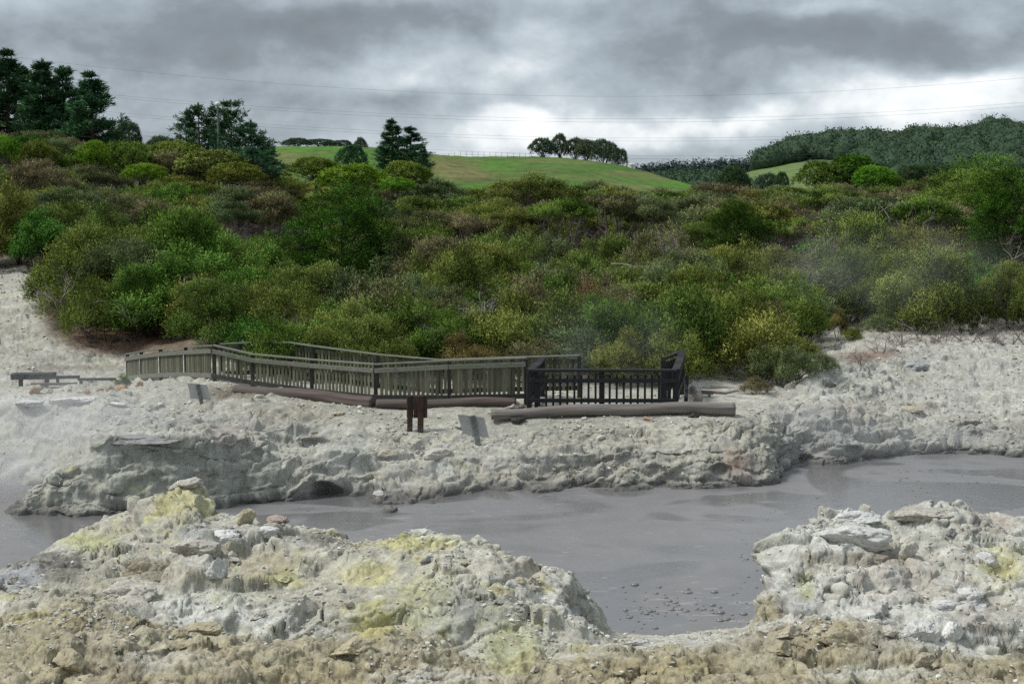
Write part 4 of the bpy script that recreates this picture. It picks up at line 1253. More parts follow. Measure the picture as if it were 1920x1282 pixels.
pn = pf.copy(); pn[:, 2] += fbm(pf * .05, 4) * 1.1 * sstep(4.3, 3.2, tr) + fbm(pf * .3, 3) * .22
terr = perlin(np.stack([pf[:, 0] * .02, pf[:, 1] * .02, pf[:, 2] * .9 + fbm(pf * .03, 2)], -1))
c = PAL['grass'] + (PAL['dry'] - PAL['grass']) * (sstep(-.1, .5, fbm(pf * .03 + 4, 4) + terr * .35) * .6)[:, None]
c = paint(c, u, v, pf[:, 1], pf * .15, [(560, 278, 90, 5, 'lush', .9), (640, 278, 90, 5, 'lush', .8), (860, 320, 70, 24, 'dry', .9), (820, 305, 50, 18, 'dry', .7), (540, 300, 40, 22, 'dry', .6), (900, 338, 60, 8, 'gully', .7),
      (950, 350, 60, 10, 'lush', .9), (900, 352, 30, 6, 'lush', .9), (1010, 340, 30, 14, 'grass', .8), (1080, 315, 150, 14, 'grass', .6), (1180, 325, 60, 5, 'dry', .6), (1270, 345, 70, 8, 'lush', .8), (930, 310, 50, 8, 'lush', .4), (860, 312, 30, 3, 'gully', .8), (985, 322, 90, 4, 'gully', .6), (930, 330, 60, 3, 'gully', .7), (1090, 306, 150, 3, 'dry', .7), (1000, 300, 60, 3, 'dry', .6), (880, 328, 50, 6, 'dry', .9)])
me = mesh_np('pasture_hill', pn, grid_quads(len(tt), len(ug))); vcol(me, 'tint', np.clip(c, .01, .6))
tag(link('pasture_hill', me, MAT_GRASS), 'green grazed hill with tan patches behind the thicket', kind='structure')
HILLBV = BVHTree.FromPolygons(pn.tolist(), grid_quads(len(tt), len(ug)).tolist())

# far hills: a pasture slope, the wooded ridge and the plantation behind
ug = np.linspace(1080, 2200, 320)
R0 = cz([(1080, 300, -1), (2200, 300, -1)], ug)
R1 = cv([(1080,385,380),(1350,372,380),(1420,362,380),(1500,366,380),(1600,366,380),(2200,366,380)], ug, 6)
R2 = cv([(1080,380,420),(1340,366,420),(1385,340,425),(1420,342,420),(1470,326,425),(1530,312,430),(1600,316,430),(1700,338,425),(2200,345,420)], ug, 5)
R3 = cv([(1080,376,480),(1340,360,480),(1400,316,480),(1440,314,480),(1480,305,480),(1560,303,480),(1640,306,480),(1700,315,480),(1800,315,480),(2200,310,480)], ug, 6)
R4 = cv([(1080,380,560),(1380,362,560),(1432,325,560),(1460,309,560),(1520,291,570),(1600,281,580),(1700,275,590),(1800,261,600),(1860,256,600),(1940,261,600),(2200,255,600)], ug, 6)
R5 = R4 + np.array([0, 160, -22.0])
g, tt = loft([R0, R1, R2, R3, R4, R5], [4, 18, 20, 26, 6], 2)
pf = g.reshape(-1, 3); u, v = UV(pf); tr = np.repeat(tt, len(ug))
pn = pf.copy(); pn[:, 2] += fbm(pf * .02, 3) * 1.2
terr = perlin(np.stack([pf[:, 0] * .01, pf[:, 1] * .01, pf[:, 2] * .8], -1))
c = PAL['farg'] + (PAL['dry'] - PAL['farg']) * (.18 + .2 * terr)[:, None]
c += (PAL['wood'] - c) * sstep(3.0, 3.4, tr)[:, None]
me = mesh_np('far_hills', pn, grid_quads(len(tt), len(ug))); vcol(me, 'tint', np.clip(c, .01, .5))
tag(link('far_hills', me, MAT_GRASS), 'distant grassy slope and wooded ridge at right', kind='structure')
RIDGE = pn.reshape(len(tt), len(ug), 3)

ug = np.linspace(900, 1800, 120)
Q1 = cv([(900, 385, 700), (1180, 374, 700), (1250, 370, 700), (1450, 368, 700), (1800, 368, 700)], ug, 5)
Q2 = cv([(900, 372, 820), (1150, 356, 820), (1200, 349, 830), (1300, 340, 840), (1440, 333, 850), (1800, 330, 850)], ug, 5)
Q3 = Q2 + np.array([0, 200, -30.0])
g, tt = loft([Q1 + np.array([0, -60, -25.0]), Q1, Q2, Q3], [5, 14, 5], 2)
c = np.broadcast_to(PAL['wood'], (g.shape[0] * g.shape[1], 3)).copy()
me = mesh_np('plantation_hill', g.reshape(-1, 3), grid_quads(len(tt), len(ug))); vcol(me, 'tint', c)
tag(link('plantation_hill', me, MAT_GRASS), 'far hill under the pine plantation', kind='structure')
PLANT = g


def ico_low():
    import bmesh
    bm = bmesh.new(); bmesh.ops.create_icosphere(bm, subdivisions=2, radius=1.0)
    v = np.array([x.co for x in bm.verts]); f = np.array([[x.index for x in fc.verts] for fc in bm.faces]); bm.free()
    return v, f


def mass_of_crowns(name, spots, mat, r, conical, leafn=90):
    """one wooded mass: every crown is a heap of leaf faces of its own size and tone"""
    V = []; T = []; FC = []
    for (x, y, z, w_, h_) in spots:
        n = leafn
        tn = r.normal() * .2
        if conical:
            t = r.random(n) ** .8; a = r.random(n) * 6.283; q = (1 - t) * w_ * .5 * (.6 + .5 * r.random(n))
            pos = np.stack([x + q * np.cos(a), y + q * np.sin(a), z + h_ * (.12 + .88 * t)], -1); d = np.stack([np.cos(a), np.sin(a), -.2 + 0 * a], -1)
            out = np.stack([np.cos(a), np.sin(a), .5 + 0 * a], -1)
        else:
            d = r.normal(size=(n, 3)); d /= np.linalg.norm(d, axis=1)[:, None]; d[:, 2] = np.abs(d[:, 2]) * 1.0 - .15
            lob = 1 + .25 * np.sin(d[:, 0] * 5 + tn * 40) * np.cos(d[:, 1] * 4 + tn * 70)
            pos = np.array([x, y, z + h_ * .5]) + d * np.array([w_ * .5, w_ * .5, h_ * .5]) * (lob * (.75 + .3 * r.random(n)))[:, None]; out = d.copy(); d = d + r.normal(size=(n, 3))
        lf = .08 * w_ if not conical else .26 * w_
        v_, _ = leaf_quads(pos, d, lf * (.6 + .8 * r.random(n)), lf * .7 * (.6 + .8 * r.random(n)), r, out)
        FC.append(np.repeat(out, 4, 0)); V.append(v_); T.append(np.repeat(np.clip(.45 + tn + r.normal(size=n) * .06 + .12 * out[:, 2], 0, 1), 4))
    V = np.concatenate(V); n = len(V) // 4; T = np.concatenate(T)
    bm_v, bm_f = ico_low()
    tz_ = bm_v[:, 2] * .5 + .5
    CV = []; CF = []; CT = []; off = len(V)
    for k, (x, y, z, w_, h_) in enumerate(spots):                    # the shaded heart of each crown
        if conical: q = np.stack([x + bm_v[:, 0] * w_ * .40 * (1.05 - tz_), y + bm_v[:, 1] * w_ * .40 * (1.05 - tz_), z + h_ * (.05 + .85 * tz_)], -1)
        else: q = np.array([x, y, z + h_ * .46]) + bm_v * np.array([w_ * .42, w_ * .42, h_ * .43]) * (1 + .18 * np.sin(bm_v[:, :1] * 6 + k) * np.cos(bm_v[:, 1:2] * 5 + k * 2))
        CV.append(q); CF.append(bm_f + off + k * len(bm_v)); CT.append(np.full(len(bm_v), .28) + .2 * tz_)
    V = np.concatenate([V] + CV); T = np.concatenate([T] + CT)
    me = mesh_np(name, V, np.arange(4 * n).reshape(n, 4), np.concatenate(CF), smooth=False); vfloat(me, 'tone', T); set_facing(me, np.concatenate(FC + [bm_v] * len(spots)))
    return link(name, me, mat)


r = np.random.default_rng(77)
sp = []
tri = np.linspace(0, RIDGE.shape[0] - 1, RIDGE.shape[0])
for _ in range(2000):
    i = r.integers(42, RIDGE.shape[0] - 6); j = r.integers(0, RIDGE.shape[1])
    p = RIDGE[i, j]; uu, vv = UV(p)
    if uu < 1425: continue
    if i < 45 + 8 * math.sin(uu * .03) and 1440 < uu < 1600: continue
    w_ = r.uniform(5.5, 10); sp.append((p[0], p[1], p[2] - 1.5, w_, w_ * r.uniform(.8, 1.25)))
for _ in range(900):
    i = r.integers(10, 44); j = r.integers(0, RIDGE.shape[1]); p = RIDGE[i, j]; uu, vv = UV(p)
    if uu < 1600: continue
    w_ = r.uniform(6, 10); sp.append((p[0], p[1], p[2] - 1.5, w_, w_ * r.uniform(.8, 1.2)))
for (uu, n_) in [(1100, 80), (1180, 90), (1260, 130), (1310, 120)]:                  # low wood in the valley between the hills
    for _ in range(n_):
        Yc = r.uniform(380, 560); p = PZ(uu + r.normal() * 45, Yc, 0)
        uq = UV(p)[0]
        zt = 7.5 + (370 - (348 - (uq - 1200) * .03 - (Yc - 380) * .13)) / F * Yc
        w_ = r.uniform(7, 12); sp.append((p[0], Yc, zt - w_ * .9, w_, w_))
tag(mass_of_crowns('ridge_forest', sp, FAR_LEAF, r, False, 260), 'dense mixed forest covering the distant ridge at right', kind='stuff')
sp = []
for _ in range(2200):
    i = r.integers(7, PLANT.shape[0] - 3); j = r.integers(0, PLANT.shape[1]); p = PLANT[i, j]
    h_ = r.uniform(11, 16); sp.append((p[0] + r.normal() * 3, p[1] + r.normal() * 6, p[2] - 1, 5.0, h_))
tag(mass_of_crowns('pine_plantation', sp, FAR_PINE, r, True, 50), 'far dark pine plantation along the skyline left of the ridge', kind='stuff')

# trees on and below the pasture hill
MIDFAR = foliage_material('hill_tree_leaf', [(.030, .054, .030), (.070, .11, .058), (.14, .19, .095)], trans=.12)
MIDGREEN = foliage_material('valley_tree_leaf', [(.018, .046, .020), (.045, .098, .038), (.09, .165, .065)], trans=.12)
hg = 'trees on the crest of the pasture hill'
for (uu, vt, Y, h, wd, vi, mat, lab) in [
    (1018, 262, 322, 34, 58, 0, MIDFAR, 'leftmost broad tree on the crest of the pasture hill'),
    (1050, 254, 326, 42, 34, 1, MIDFAR, 'tall narrow tree standing highest on the crest of the pasture hill'),
    (1078, 262, 324, 36, 46, 2, MIDFAR, 'dark tree right of the narrow one on the pasture hill crest'),
    (1100, 264, 322, 38, 44, 3, MIDFAR, 'middle tree of the clump on the pasture hill crest'),
    (1132, 265, 320, 44, 56, 0, MIDFAR, 'large rounded tree in the right half of the hill crest clump'),
    (1158, 280, 317, 34, 40, 1, MIDFAR, 'rightmost low tree of the clump on the hill crest'),
    (1376, 316, 300, 46, 66, 0, MIDGREEN, 'dark rounded tree alone where pasture meets the far valley'),
    (1440, 328, 360, 34, 50, 2, FAR_LEAF, 'grey green tree on the far slope right of the lone dark tree'),
    (1466, 325, 350, 34, 30, 1, MIDGREEN, 'small bright upright tree on the far slope'),
    (676, 260, 300, 36, 28, 3, MIDFAR, 'small tree with a bare trunk on the left of the pasture skyline'),
    (660, 275, 215, 44, 60, 1, MIDGREEN, 'scrubby tree under the small bare trunked tree at the pasture'),
    (240, 234, 200, 60, 55, 2, MIDFAR, 'pale thin tree on the skyline right of the pine wood'),
    (215, 246, 205, 55, 50, 0, MIDFAR, 'pale low tree at the right edge of the pine wood'),
    (300, 258, 180, 45, 60, 3, MIDFAR, 'low grey green tree on the skyline between pine wood and mast'),
    (556, 260, 330, 16, 60, 0, MIDFAR, 'low dark tree clump on the skyline left end of the pasture'),
    (598, 262, 335, 14, 70, 2, MIDFAR, 'low hedge like trees on the pasture skyline'),
    (636, 264, 335, 14, 60, 1, MIDFAR, 'low dark trees on the skyline left of the small bare trunked tree'),
    (1710, 312, 250, 34, 60, 1, MIDGREEN, 'dark conifer like tree below the wooded ridge, left of a row'),
    (1740, 310, 252, 36, 50, 0, MIDGREEN, 'dark tree below the wooded ridge, right of a row'),
    (1775, 312, 255, 36, 60, 3, MIDGREEN, 'dark tree at the right end of the row below the wooded ridge'),
]:
    single('hill_tree', BROAD[vi], mat, BARK_DARK, uu, vt, Y, h * 1.5, wd, 4.9, 5.6, lab, rz=uu * .21, keep=False)

# ---- power cables across the sky
mc, nt, out = new_mat('cable_metal'); b = N(nt, 'BsdfPrincipled', Roughness=.5, Metallic=.4); b.inputs['Base Color'].default_value = (.10, .105, .11, 1); nt.links.new(b.outputs[0], out.inputs[0])
CAB = [([(-60, 96), (0, 104), (220, 128), (640, 166), (940, 179), (1280, 179), (1500, 175), (1700, 163), (1920, 146), (2000, 139)], 'highest power cable, running alone across the grey cloud'),
       ([(-60, 152), (195, 174), (640, 211), (990, 222), (1280, 222.5), (1600, 212), (1920, 192), (2000, 186)], 'upper cable of the second pair of power cables'),
       ([(-60, 157), (195, 179), (640, 216), (990, 228), (1280, 229), (1600, 219), (1920, 199), (2000, 193)], 'lower cable of the second pair of power cables'),
       ([(-60, 186), (195, 206), (640, 244), (990, 257), (1280, 259), (1500, 255), (1750, 243), (1920, 231), (2000, 225)], 'upper cable of the third pair of power cables'),
       ([(-60, 190), (195, 211), (640, 249), (990, 262), (1280, 265), (1500, 260), (1750, 249), (1920, 237), (2000, 231)], 'lower cable of the third pair of power cables'),
       ([(-60, 225), (250, 240), (640, 276), (1180, 295), (1440, 290), (1700, 280), (1920, 268), (2000, 263)], 'lowest power cable, close above the pasture skyline'),
       ([(-60, 232), (250, 248), (640, 283), (1180, 300), (1440, 296), (1700, 287), (1920, 275), (2000, 270)], 'second lowest power cable, just under the pasture skyline')]
for pts, lab in CAB:
    a = np.array(pts, float); us = np.linspace(-60, 2000, 60)
    vs = np.polyval(np.polyfit(a[:, 0] / 1000, a[:, 1], 3), us / 1000)
    mb = MB(); mb.tube(P(us, vs, np.full(60, 228.0)), .012, n=5)
    tag(mb.build('power_cable', mc, smooth=True), lab, 'cable', 'power cables across the sky')

# mast with a white head among the pines
mp_, nt, out = new_mat('mast_paint'); b = N(nt, 'BsdfPrincipled', Roughness=.5); b.inputs['Base Color'].default_value = (.16, .17, .17, 1); nt.links.new(b.outputs[0], out.inputs[0])
mw, nt, out = new_mat('white_paint'); b = N(nt, 'BsdfPrincipled', Roughness=.45); nn = noise_n(nt, None, 6, 3); nt.links.new(ramp_n(nt, nn.outputs[0], [(.3, (.66, .66, .64)), (.7, (.80, .80, .78))]), b.inputs['Base Color']); nt.links.new(b.outputs[0], out.inputs[0])
t = P(408, 192, 146); o = empty('mast', (t[0], t[1], t[2] - 7.5))
mb = MB(); mb.tube([(0, 0, 0), (0, 0, 3.5), (0, 0, 7.3)], [.13, .11, .09], n=10); mb.beam((-.05, 0, 5.9), (.45, 0, 5.9), .06, .06); mb.build('pole', mp_, o)
mb = MB(); mb.tube([(0, 0, 7.05), (0, 0, 7.12), (0, 0, 7.3), (0, 0, 7.48), (0, 0, 7.55)], [.10, .24, .30, .24, .08], n=12); mb.build('head', mw, o, True)
mb = MB(); mb.tube([(.45, 0, 5.7), (.45, 0, 6.2)], [.10, .10], n=8); mb.build('antenna', mw, o)
tag(o, 'slim dark mast with a white round head between the two open pines', 'mast')
# white tank at the right foot of the crest trees
t = P(1184, 308, 312); o = empty('water_tank', (t[0], t[1], t[2] - 1.3))
mb = MB(); mb.tube([(0, 0, 0), (0, 0, 1.25)], [.85, .85], n=20); mb.build('tank_wall', mw, o)
mb = MB(); mb.tube([(0, 0, 1.252), (0, 0, 1.4), (0, 0, 1.5)], [.90, .5, .08], n=20); mb.build('tank_lid', mw, o)
tag(o, 'small white tank at the right foot of the hill crest trees', 'tank')
# post and wire fence along the hill crest
mg, nt, out = new_mat('grey_post'); b = N(nt, 'BsdfPrincipled', Roughness=.9); b.inputs['Base Color'].default_value = (.20, .19, .17, 1); nt.links.new(b.outputs[0], out.inputs[0])
us = np.arange(820, 1200, 11.0); pts = []
for uu in us:
    v0 = np.interp(uu, [820, 865, 1000, 1080, 1180, 1260], [290, 292, 293, 297, 312, 336]); q = P(uu, v0, 314.0)
    h = HILLBV.ray_cast(Vector((q[0], 311.0, 80)), Vector((0, 0, -1)))
    pts.append((q[0], 311.0, h[0].z if h[0] else q[2]))
o = empty('farm_fence', pts[0]); o0 = np.array(pts[0]); mb = MB()
for p in pts:
    p = np.array(p) - o0; mbp = MB(); mbp.beam(p + [0, 0, -.3], p + [0, 0, 1.15], .07, .07, up=(0, 1, 0)); mbp.build('fence_post', mg, o)
for hh in (.5, 1.0): mb.tube([np.array(p) - o0 + [0, 0, hh] for p in pts], .008, n=4)
mb.build('fence_wire', mc, o)
tag(o, 'thin post and wire fence along the crest of the pasture hill', 'fence')
# ------------------------------------------------------------------ timber fences, lookout, logs, signs, benches
def wood_material(name, a, b, c=None, sc=(14, 14, 3), bump=.3, lich=None):
    m, nt, out = new_mat(name)
    p = N(nt, 'BsdfPrincipled', Roughness=.85); p.inputs['Specular IOR Level'].default_value = .3
    tcn = N(nt, 'TexCoord'); mp = N(nt, 'Mapping'); mp.inputs['Scale'].default_value = sc
    nt.links.new(tcn.outputs['Object'], mp.inputs[0])
    n1 = noise_n(nt, mp.outputs[0], 1.0, 6, .65, .3)
    n2 = noise_n(nt, tcn.outputs['Object'], 1.6, 4, .6)
    cc = ramp_n(nt, n1.outputs[0], [(.28, a), (.72, b)])
    if c: cc = mixc(nt, ramp_n(nt, n2.outputs[0], [(.42, (0, 0, 0)), (.66, (1, 1, 1))]), cc, c)
    gi = N(nt, 'NewGeometry')
    vv = N(nt, 'MapRange'); nt.links.new(gi.outputs['Random Per Island'], vv.inputs[0]); vv.inputs[3].default_value = .62; vv.inputs[4].default_value = 1.3
    cc = mixc(nt, 1.0, cc, vv.outputs[0], 'MULTIPLY')
    nt.links.new(cc, p.inputs['Base Color'])
    bp = N(nt, 'Bump', Strength=bump, Distance=.02); nt.links.new(n1.outputs[0], bp.inputs['Height']); nt.links.new(bp.outputs[0], p.inputs['Normal'])
    nt.links.new(p.outputs[0], out.inputs[0])
    return m


W_PICK = wood_material('lichened_picket_wood', (.085, .082, .055), (.20, .195, .135), (.125, .135, .085))
W_RAIL = wood_material('weathered_rail_wood', (.10, .105, .085), (.25, .25, .205), (.16, .175, .13), sc=(4, 14, 14))
W_POST = wood_material('dark_post_wood', (.022, .024, .022), (.07, .068, .055))
W_BLACK = wood_material('black_stained_wood', (.010, .012, .015), (.036, .040, .046), (.03, .027, .024))
W_LOG = wood_material('grey_log_wood', (.115, .10, .088), (.36, .33, .30), (.25, .215, .195), sc=(.7, 13, 13), bump=.7)
W_LOGR = wood_material('red_brown_log_wood', (.055, .042, .036), (.22, .17, .148), (.14, .115, .10), sc=(.7, 13, 13), bump=.7)
W_RUST = wood_material('rust_stained_post', (.016, .014, .013), (.045, .034, .028), (.095, .048, .022), sc=(16, 16, 1.2))
W_BOARD = wood_material('red_brown_board', (.05, .030, .024), (.125, .085, .068), (.035, .022, .018), sc=(14, 14, 1.6))


def fence(name, pts, label, base_off=0.0, pick=.086, gap=.050, side=-1, rail_w=.045):
    """pts: (u, v of handrail, Y, height). Each bay: pickets, two rails, handrail; posts of their own"""
    top = [P(a[0], a[1], a[2]) for a in pts]
    hs = [a[3] for a in pts]
    o0 = top[0].copy(); o0[2] -= hs[0]
    o = empty(name, o0); tag(o, label, 'fence')
    for t, h in zip(top, hs):
        gz = min(t[2] - h, ground_z(t[0], t[1])) - .1
        mb = MB(); mb.beam(np.array([t[0], t[1], gz]) - o0, t - o0 - [0, 0, .045], .11, .11, up=(0, 1, 0)); mb.build('post', W_POST, o)
    for k in range(len(pts) - 1):
        a, b = top[k], top[k + 1]; ha, hb = hs[k], hs[k + 1]
        d = b - a; L = math.hypot(d[0], d[1]); d2 = np.array([d[0], d[1], 0]) / L
        nrm = np.array([-d2[1], d2[0], 0]); nrm = nrm if nrm[1] < 0 else -nrm          # toward the viewer's side
        nrm = nrm * (-side)
        mb = MB(); mb.beam(a - o0 - [0, 0, .022], b - o0 - [0, 0, .022], .15, .042); mb.build('handrail', W_RAIL, o)
        za = np.array([0, 0, 1.])
        mb = MB(); mb.beam(a - o0 - za * .20 + nrm * .095, b - o0 - za * .20 + nrm * .095, rail_w, .13); mb.build('rail', W_RAIL, o)
        mb = MB(); mb.beam(a - o0 - za * (ha - .09) + nrm * .095, b - o0 - za * (hb - .09) + nrm * .095, rail_w, .14); mb.build('rail', W_POST if pick < .09 else W_RAIL, o)
        n = int(L / (pick + gap)); mb = MB()
        for j in range(n):
            s = (j + .5) / n
            if s * L < .09 or (1 - s) * L < .09: continue
            q = a + d * s - o0; h = ha + (hb - ha) * s
            lean = rng.normal(size=2) * .008
            t1 = q + nrm * .052 - za * (.10 + abs(rng.normal()) * .02); b1 = q + nrm * .052 - za * (h - .03)
            t1 = t1 + d2 * lean[0]
            mb.beam(b1, t1, pick * (1 + rng.normal() * .07), .024, up=nrm)
        mb.build('picket_panel', W_PICK, o)
    return o


FRONT1 = [(239, 662.5, 49.5, .95), (265, 658, 48.2, .96), (301, 653, 47, .98), (348, 649, 45.5, 1.0), (401, 646, 44, 1.05)]
FRONT2 = [(401, 646, 43.9, 1.06), (473, 662.5, 43.5, .98), (584, 672.5, 42.5, 1.04), (704, 681.5, 41, 1.06), (842, 674.5, 40.4, 1.16), (986, 669.5, 40.2, 1.19)]
fence('picket_fence', FRONT1, 'grey green closely boarded fence curving away at the left end of the walkway', pick=.095, gap=.022)
fence('picket_fence', FRONT2, 'grey green open picket fence along the pool side of the walkway')
REAR = [(413, 644, 46.6, 1.1), (448, 642, 46.5, 1.1), (504, 639.5, 46.3, 1.1), (545, 641, 46, 1.1), (586, 647, 45.4, 1.1), (707, 663, 44.2, 1.1), (822, 673, 43.4, 1.1), (960, 668.5, 42.9, 1.1), (1086, 665, 42.4, 1.1)]
fence('picket_fence', REAR, 'grey green picket fence along the far side of the walkway, against the shrubs', side=1)

# ---- black lookout
o0 = P(990, 765, 39.4); o = empty('lookout_railing', o0)
tag(o, 'black stained timber lookout railing behind the long grey log', 'railing')
zf = o0[2]


def lk(u, v, Y): return P(u, v, Y) - o0


fl, fm, fr = lk(991, 694, 39.4), lk(1129, 694, 39.45), lk(1269, 694.5, 39.5)
bl, br = lk(1017, 672, 42.4), lk(1279, 658, 43.6)
rl = lk(1243, 672, 42.2)


def bpost(t, w=.15):
    mb = MB(); b = t.copy(); b[2] = -.25; mb.beam(b, t - np.array([0, 0, .05]), w, w, up=(0, 1, 0)); mb.build('post', W_BLACK, o)


for t in (fl + [.02, .06, 0], fm + [0, .06, 0], fr + [-.02, .06, 0], bl, br, rl): bpost(t)
bpost(fl + np.array([.22, .06, 0]), .10); bpost(fr + np.array([-.2, .06, 0]), .10)


def side_rails(a, b, n, cap_w=.20, sag=0.0, pk=.06, ends=.1):
    d = b - a; L = np.linalg.norm(d); m = (a + b) / 2 - np.array([0, 0, sag])
    z = np.array([0, 0, 1.])
    mb = MB()
    if sag:
        ts = np.linspace(0, 1, 7); pp = [(1-t)**2 * a + 2*t*(1-t) * (m - np.array([0, 0, sag])) + t*t * b for t in ts]
        for p, q in zip(pp[:-1], pp[1:]): mb.beam(p, q + (q - p) * .02, cap_w, .07)
    else: mb.beam(a, b, cap_w, .075)
    mb.build('handrail', W_BLACK, o)
    f = np.cross(d / L, z); f = f if f[1] < 0 or (abs(f[1]) < .3 and f[0] * a[0] > 0) else -f
    for (zz, hh) in ((.28, .11), (.84, .11)):
        mb = MB(); mb.beam(a - z * zz + f * .06, b - z * zz + f * .06, .05, hh); mb.build('rail', W_BLACK, o)
    for j in range(n):
        s = (j + .5) / n
        if s * L < ends or (1 - s) * L < ends: continue
        q = a + d * s
        if abs(s - .5) * L < .1 and n > 16: continue
        sg = sag * 2 * 4 * s * (1 - s) * .5
        mb = MB(); mb.beam(q - z * (1.02), q - z * (.13 + sg), pk, .035, up=f); mb.build('baluster', W_BLACK, o)


side_rails(fl, fr, 21)
side_rails(fl + np.array([.02, .1, 0]), bl, 15, .22, sag=.05, pk=.09)
side_rails(fr + np.array([-.02, .1, 0]), br, 15, .22, sag=.06, pk=.09)
side_rails(rl, br + np.array([-.05, -.1, -.02]), 8, .14, pk=.11)


# ---- logs
def log(name, A, B, r0, r1, mat, label, cat='log', bend=0.05, seed=1, bury=0.0):
    A = np.asarray(A, float); B = np.asarray(B, float); L = np.linalg.norm(B - A)
    o = empty(name, A)
    r = np.random.default_rng(seed)
    n = 60; m = 28
    xs = np.linspace(0, L, n); th = np.linspace(0, 2 * math.pi, m, endpoint=False)
    X, T = np.meshgrid(xs, th, indexing='ij')
    rad = r0 + (r1 - r0) * X / L
    q = np.stack([X * .5, np.cos(T) * 2.2 + seed, np.sin(T) * 2.2], -1).reshape(-1, 3)
    grooves = perlin(np.stack([X.ravel() * .35 + seed, np.cos(T).ravel() * 5, np.sin(T).ravel() * 5], -1)).reshape(X.shape)
    rad = rad * (1 + .14 * fbm(q, 4).reshape(X.shape)) - .030 * sstep(.15, .5, grooves) * (rad / .15)
    bow = bend * np.sin(math.pi * X / L) + .02 * np.sin(X * 2.1 + seed)
    V = np.stack([X, rad * np.cos(T) + bow * .5, rad * np.sin(T) + bow], -1).reshape(-1, 3)
    Q = [(i * m + j, i * m + (j + 1) % m, (i + 1) * m + (j + 1) % m, (i + 1) * m + j) for i in range(n - 1) for j in range(m)]
    V = list(V); c0 = len(V); V.append(np.mean(V[:m], 0) + [.01, 0, 0]); V.append(np.mean(V[(n - 1) * m:n * m], 0) - [.01, 0, 0])
    for j in range(0, m, 2):
        Q.append((c0, (j + 2) % m, j + 1, j)); e = (n - 1) * m; Q.append((c0 + 1, e + j, e + j + 1, e + (j + 2) % m))
    d = Vector(B - A).normalized(); quat = d.to_track_quat('X', 'Z')
    ob = link(name, mesh_np(name, np.array(V), Q, smooth=True), mat)
    bpy.data.objects.remove(o)
    ob.location = A; ob.rotation_mode = 'QUATERNION'; ob.rotation_quaternion = quat
    return tag(ob, label, cat)


log('log', P(921, 777, 38.9), P(1377, 765, 39.5), .145, .175, W_LOG, 'long weathered grey log lying in front of the black lookout', seed=3)
log('log', P(440, 731, 41.9), P(700, 757, 40.2), .15, .22, W_LOGR, 'thick dark brown log below the middle of the picket fence', seed=9, bend=.04)
log('log', P(706, 759, 40.1), P(968, 753, 39.9), .135, .12, W_LOGR, 'reddish log below the right half of the picket fence', seed=14, bend=.02)
# dark cradle under the left end of the log, and the leaning bits right of the lookout
mb = MB(); a = P(958, 787, 38.75); b = P(985, 784, 38.75)
mb.tube([a, (a + b) / 2 - [0, 0, .05], b], [.05, .11, .05], n=9); ob = mb.build('timber_chock', W_POST, smooth=True); tag(ob, 'dark timber chock under the left end of the long grey log', 'chock')
mb = MB(); mb.beam(P(1286, 752, 40.6), P(1288, 709, 41.4), .10, .20); tag(mb.build('timber_board', W_BLACK), 'dark board leaning against the right side of the lookout', 'board')
mb = MB(); mb.tube([P(1292, 734, 41.6), P(1299, 731, 41.4), P(1306, 736, 41.1), P(1309, 747, 40.7), P(1306, 756, 40.3)], [.09, .13, .15, .15, .14], n=12); tag(mb.build('log_stump', W_LOG, smooth=True), 'curved grey log stump beside the right end of the lookout', 'stump')
mb = MB(); mb.beam(P(1302, 734, 42.6), P(1336, 736, 42.8), .12, .12); mb.beam(P(1330, 737.5, 42.7), P(1330, 746, 42.7), .08, .08, up=(0, 1, 0)); tag(mb.build('timber_beam', W_LOGR), 'short brown beam on a peg right of the lookout', 'beam')
mb = MB(); mb.tube([P(1338, 735, 43.2), P(1360, 737, 43.4), P(1384, 732, 43.6)], [.05, .045, .03], n=7); tag(mb.build('driftwood_branch', W_LOG, smooth=True), 'thin grey branch lying right of the short brown beam', 'branch')
mt, nt, out = new_mat('terracotta'); b_ = N(nt, 'BsdfPrincipled', Roughness=.8); nn = noise_n(nt, None, 9, 3); nt.links.new(ramp_n(nt, nn.outputs[0], [(.3, (.36, .20, .13)), (.7, (.52, .33, .24))]), b_.inputs['Base Color']); nt.links.new(b_.outputs[0], out.inputs[0])
h1_ = hit(1207, 787); q = np.array(h1_[0]) + [0, 0, .05]
mb = MB(); mb.tube([q, q + [.10, -.03, -.01], q + [.24, -.08, -.05]], [.055, .05, .045], n=12, cap=False); mb.tube([q + [.001, 0, 0], q + [.24, -.08, -.05]], [.038, .036], n=12, cap=False)
tag(mb.build('clay_pipe', mt, smooth=True), 'small terracotta pipe lying on the ground in front of the long log', 'pipe')

# ---- sign of two rusty posts seen from behind
yp = 38.4
q1, q2 = P(768, 820, yp - .25), P(788.5, 819, yp - .25)
o = empty('sign', q1); q1 = q1.copy()
for (uu, w_) in ((768.5, .145), (788.5, .155)):
    mb = MB(); mb.beam(P(uu, 826, yp) - q1, P(uu + (.2 if uu < 780 else .6), 741.5, yp) - q1, w_, .12, up=(0, 1, 0), jit=.004); mb.build('post', W_RUST, o)
mb = MB()
for k in range(3):
    ua = 762.5 + k * 13; mb.beam(P(ua + 6.4, 783, yp + .09) - q1, P(ua + 6.4, 742, yp + .09) - q1, .183, .045, up=(0, 1, 0))
mb.build('board', W_BOARD, o)
tag(o, 'rust stained wooden sign on two dark posts, seen from behind', 'sign')

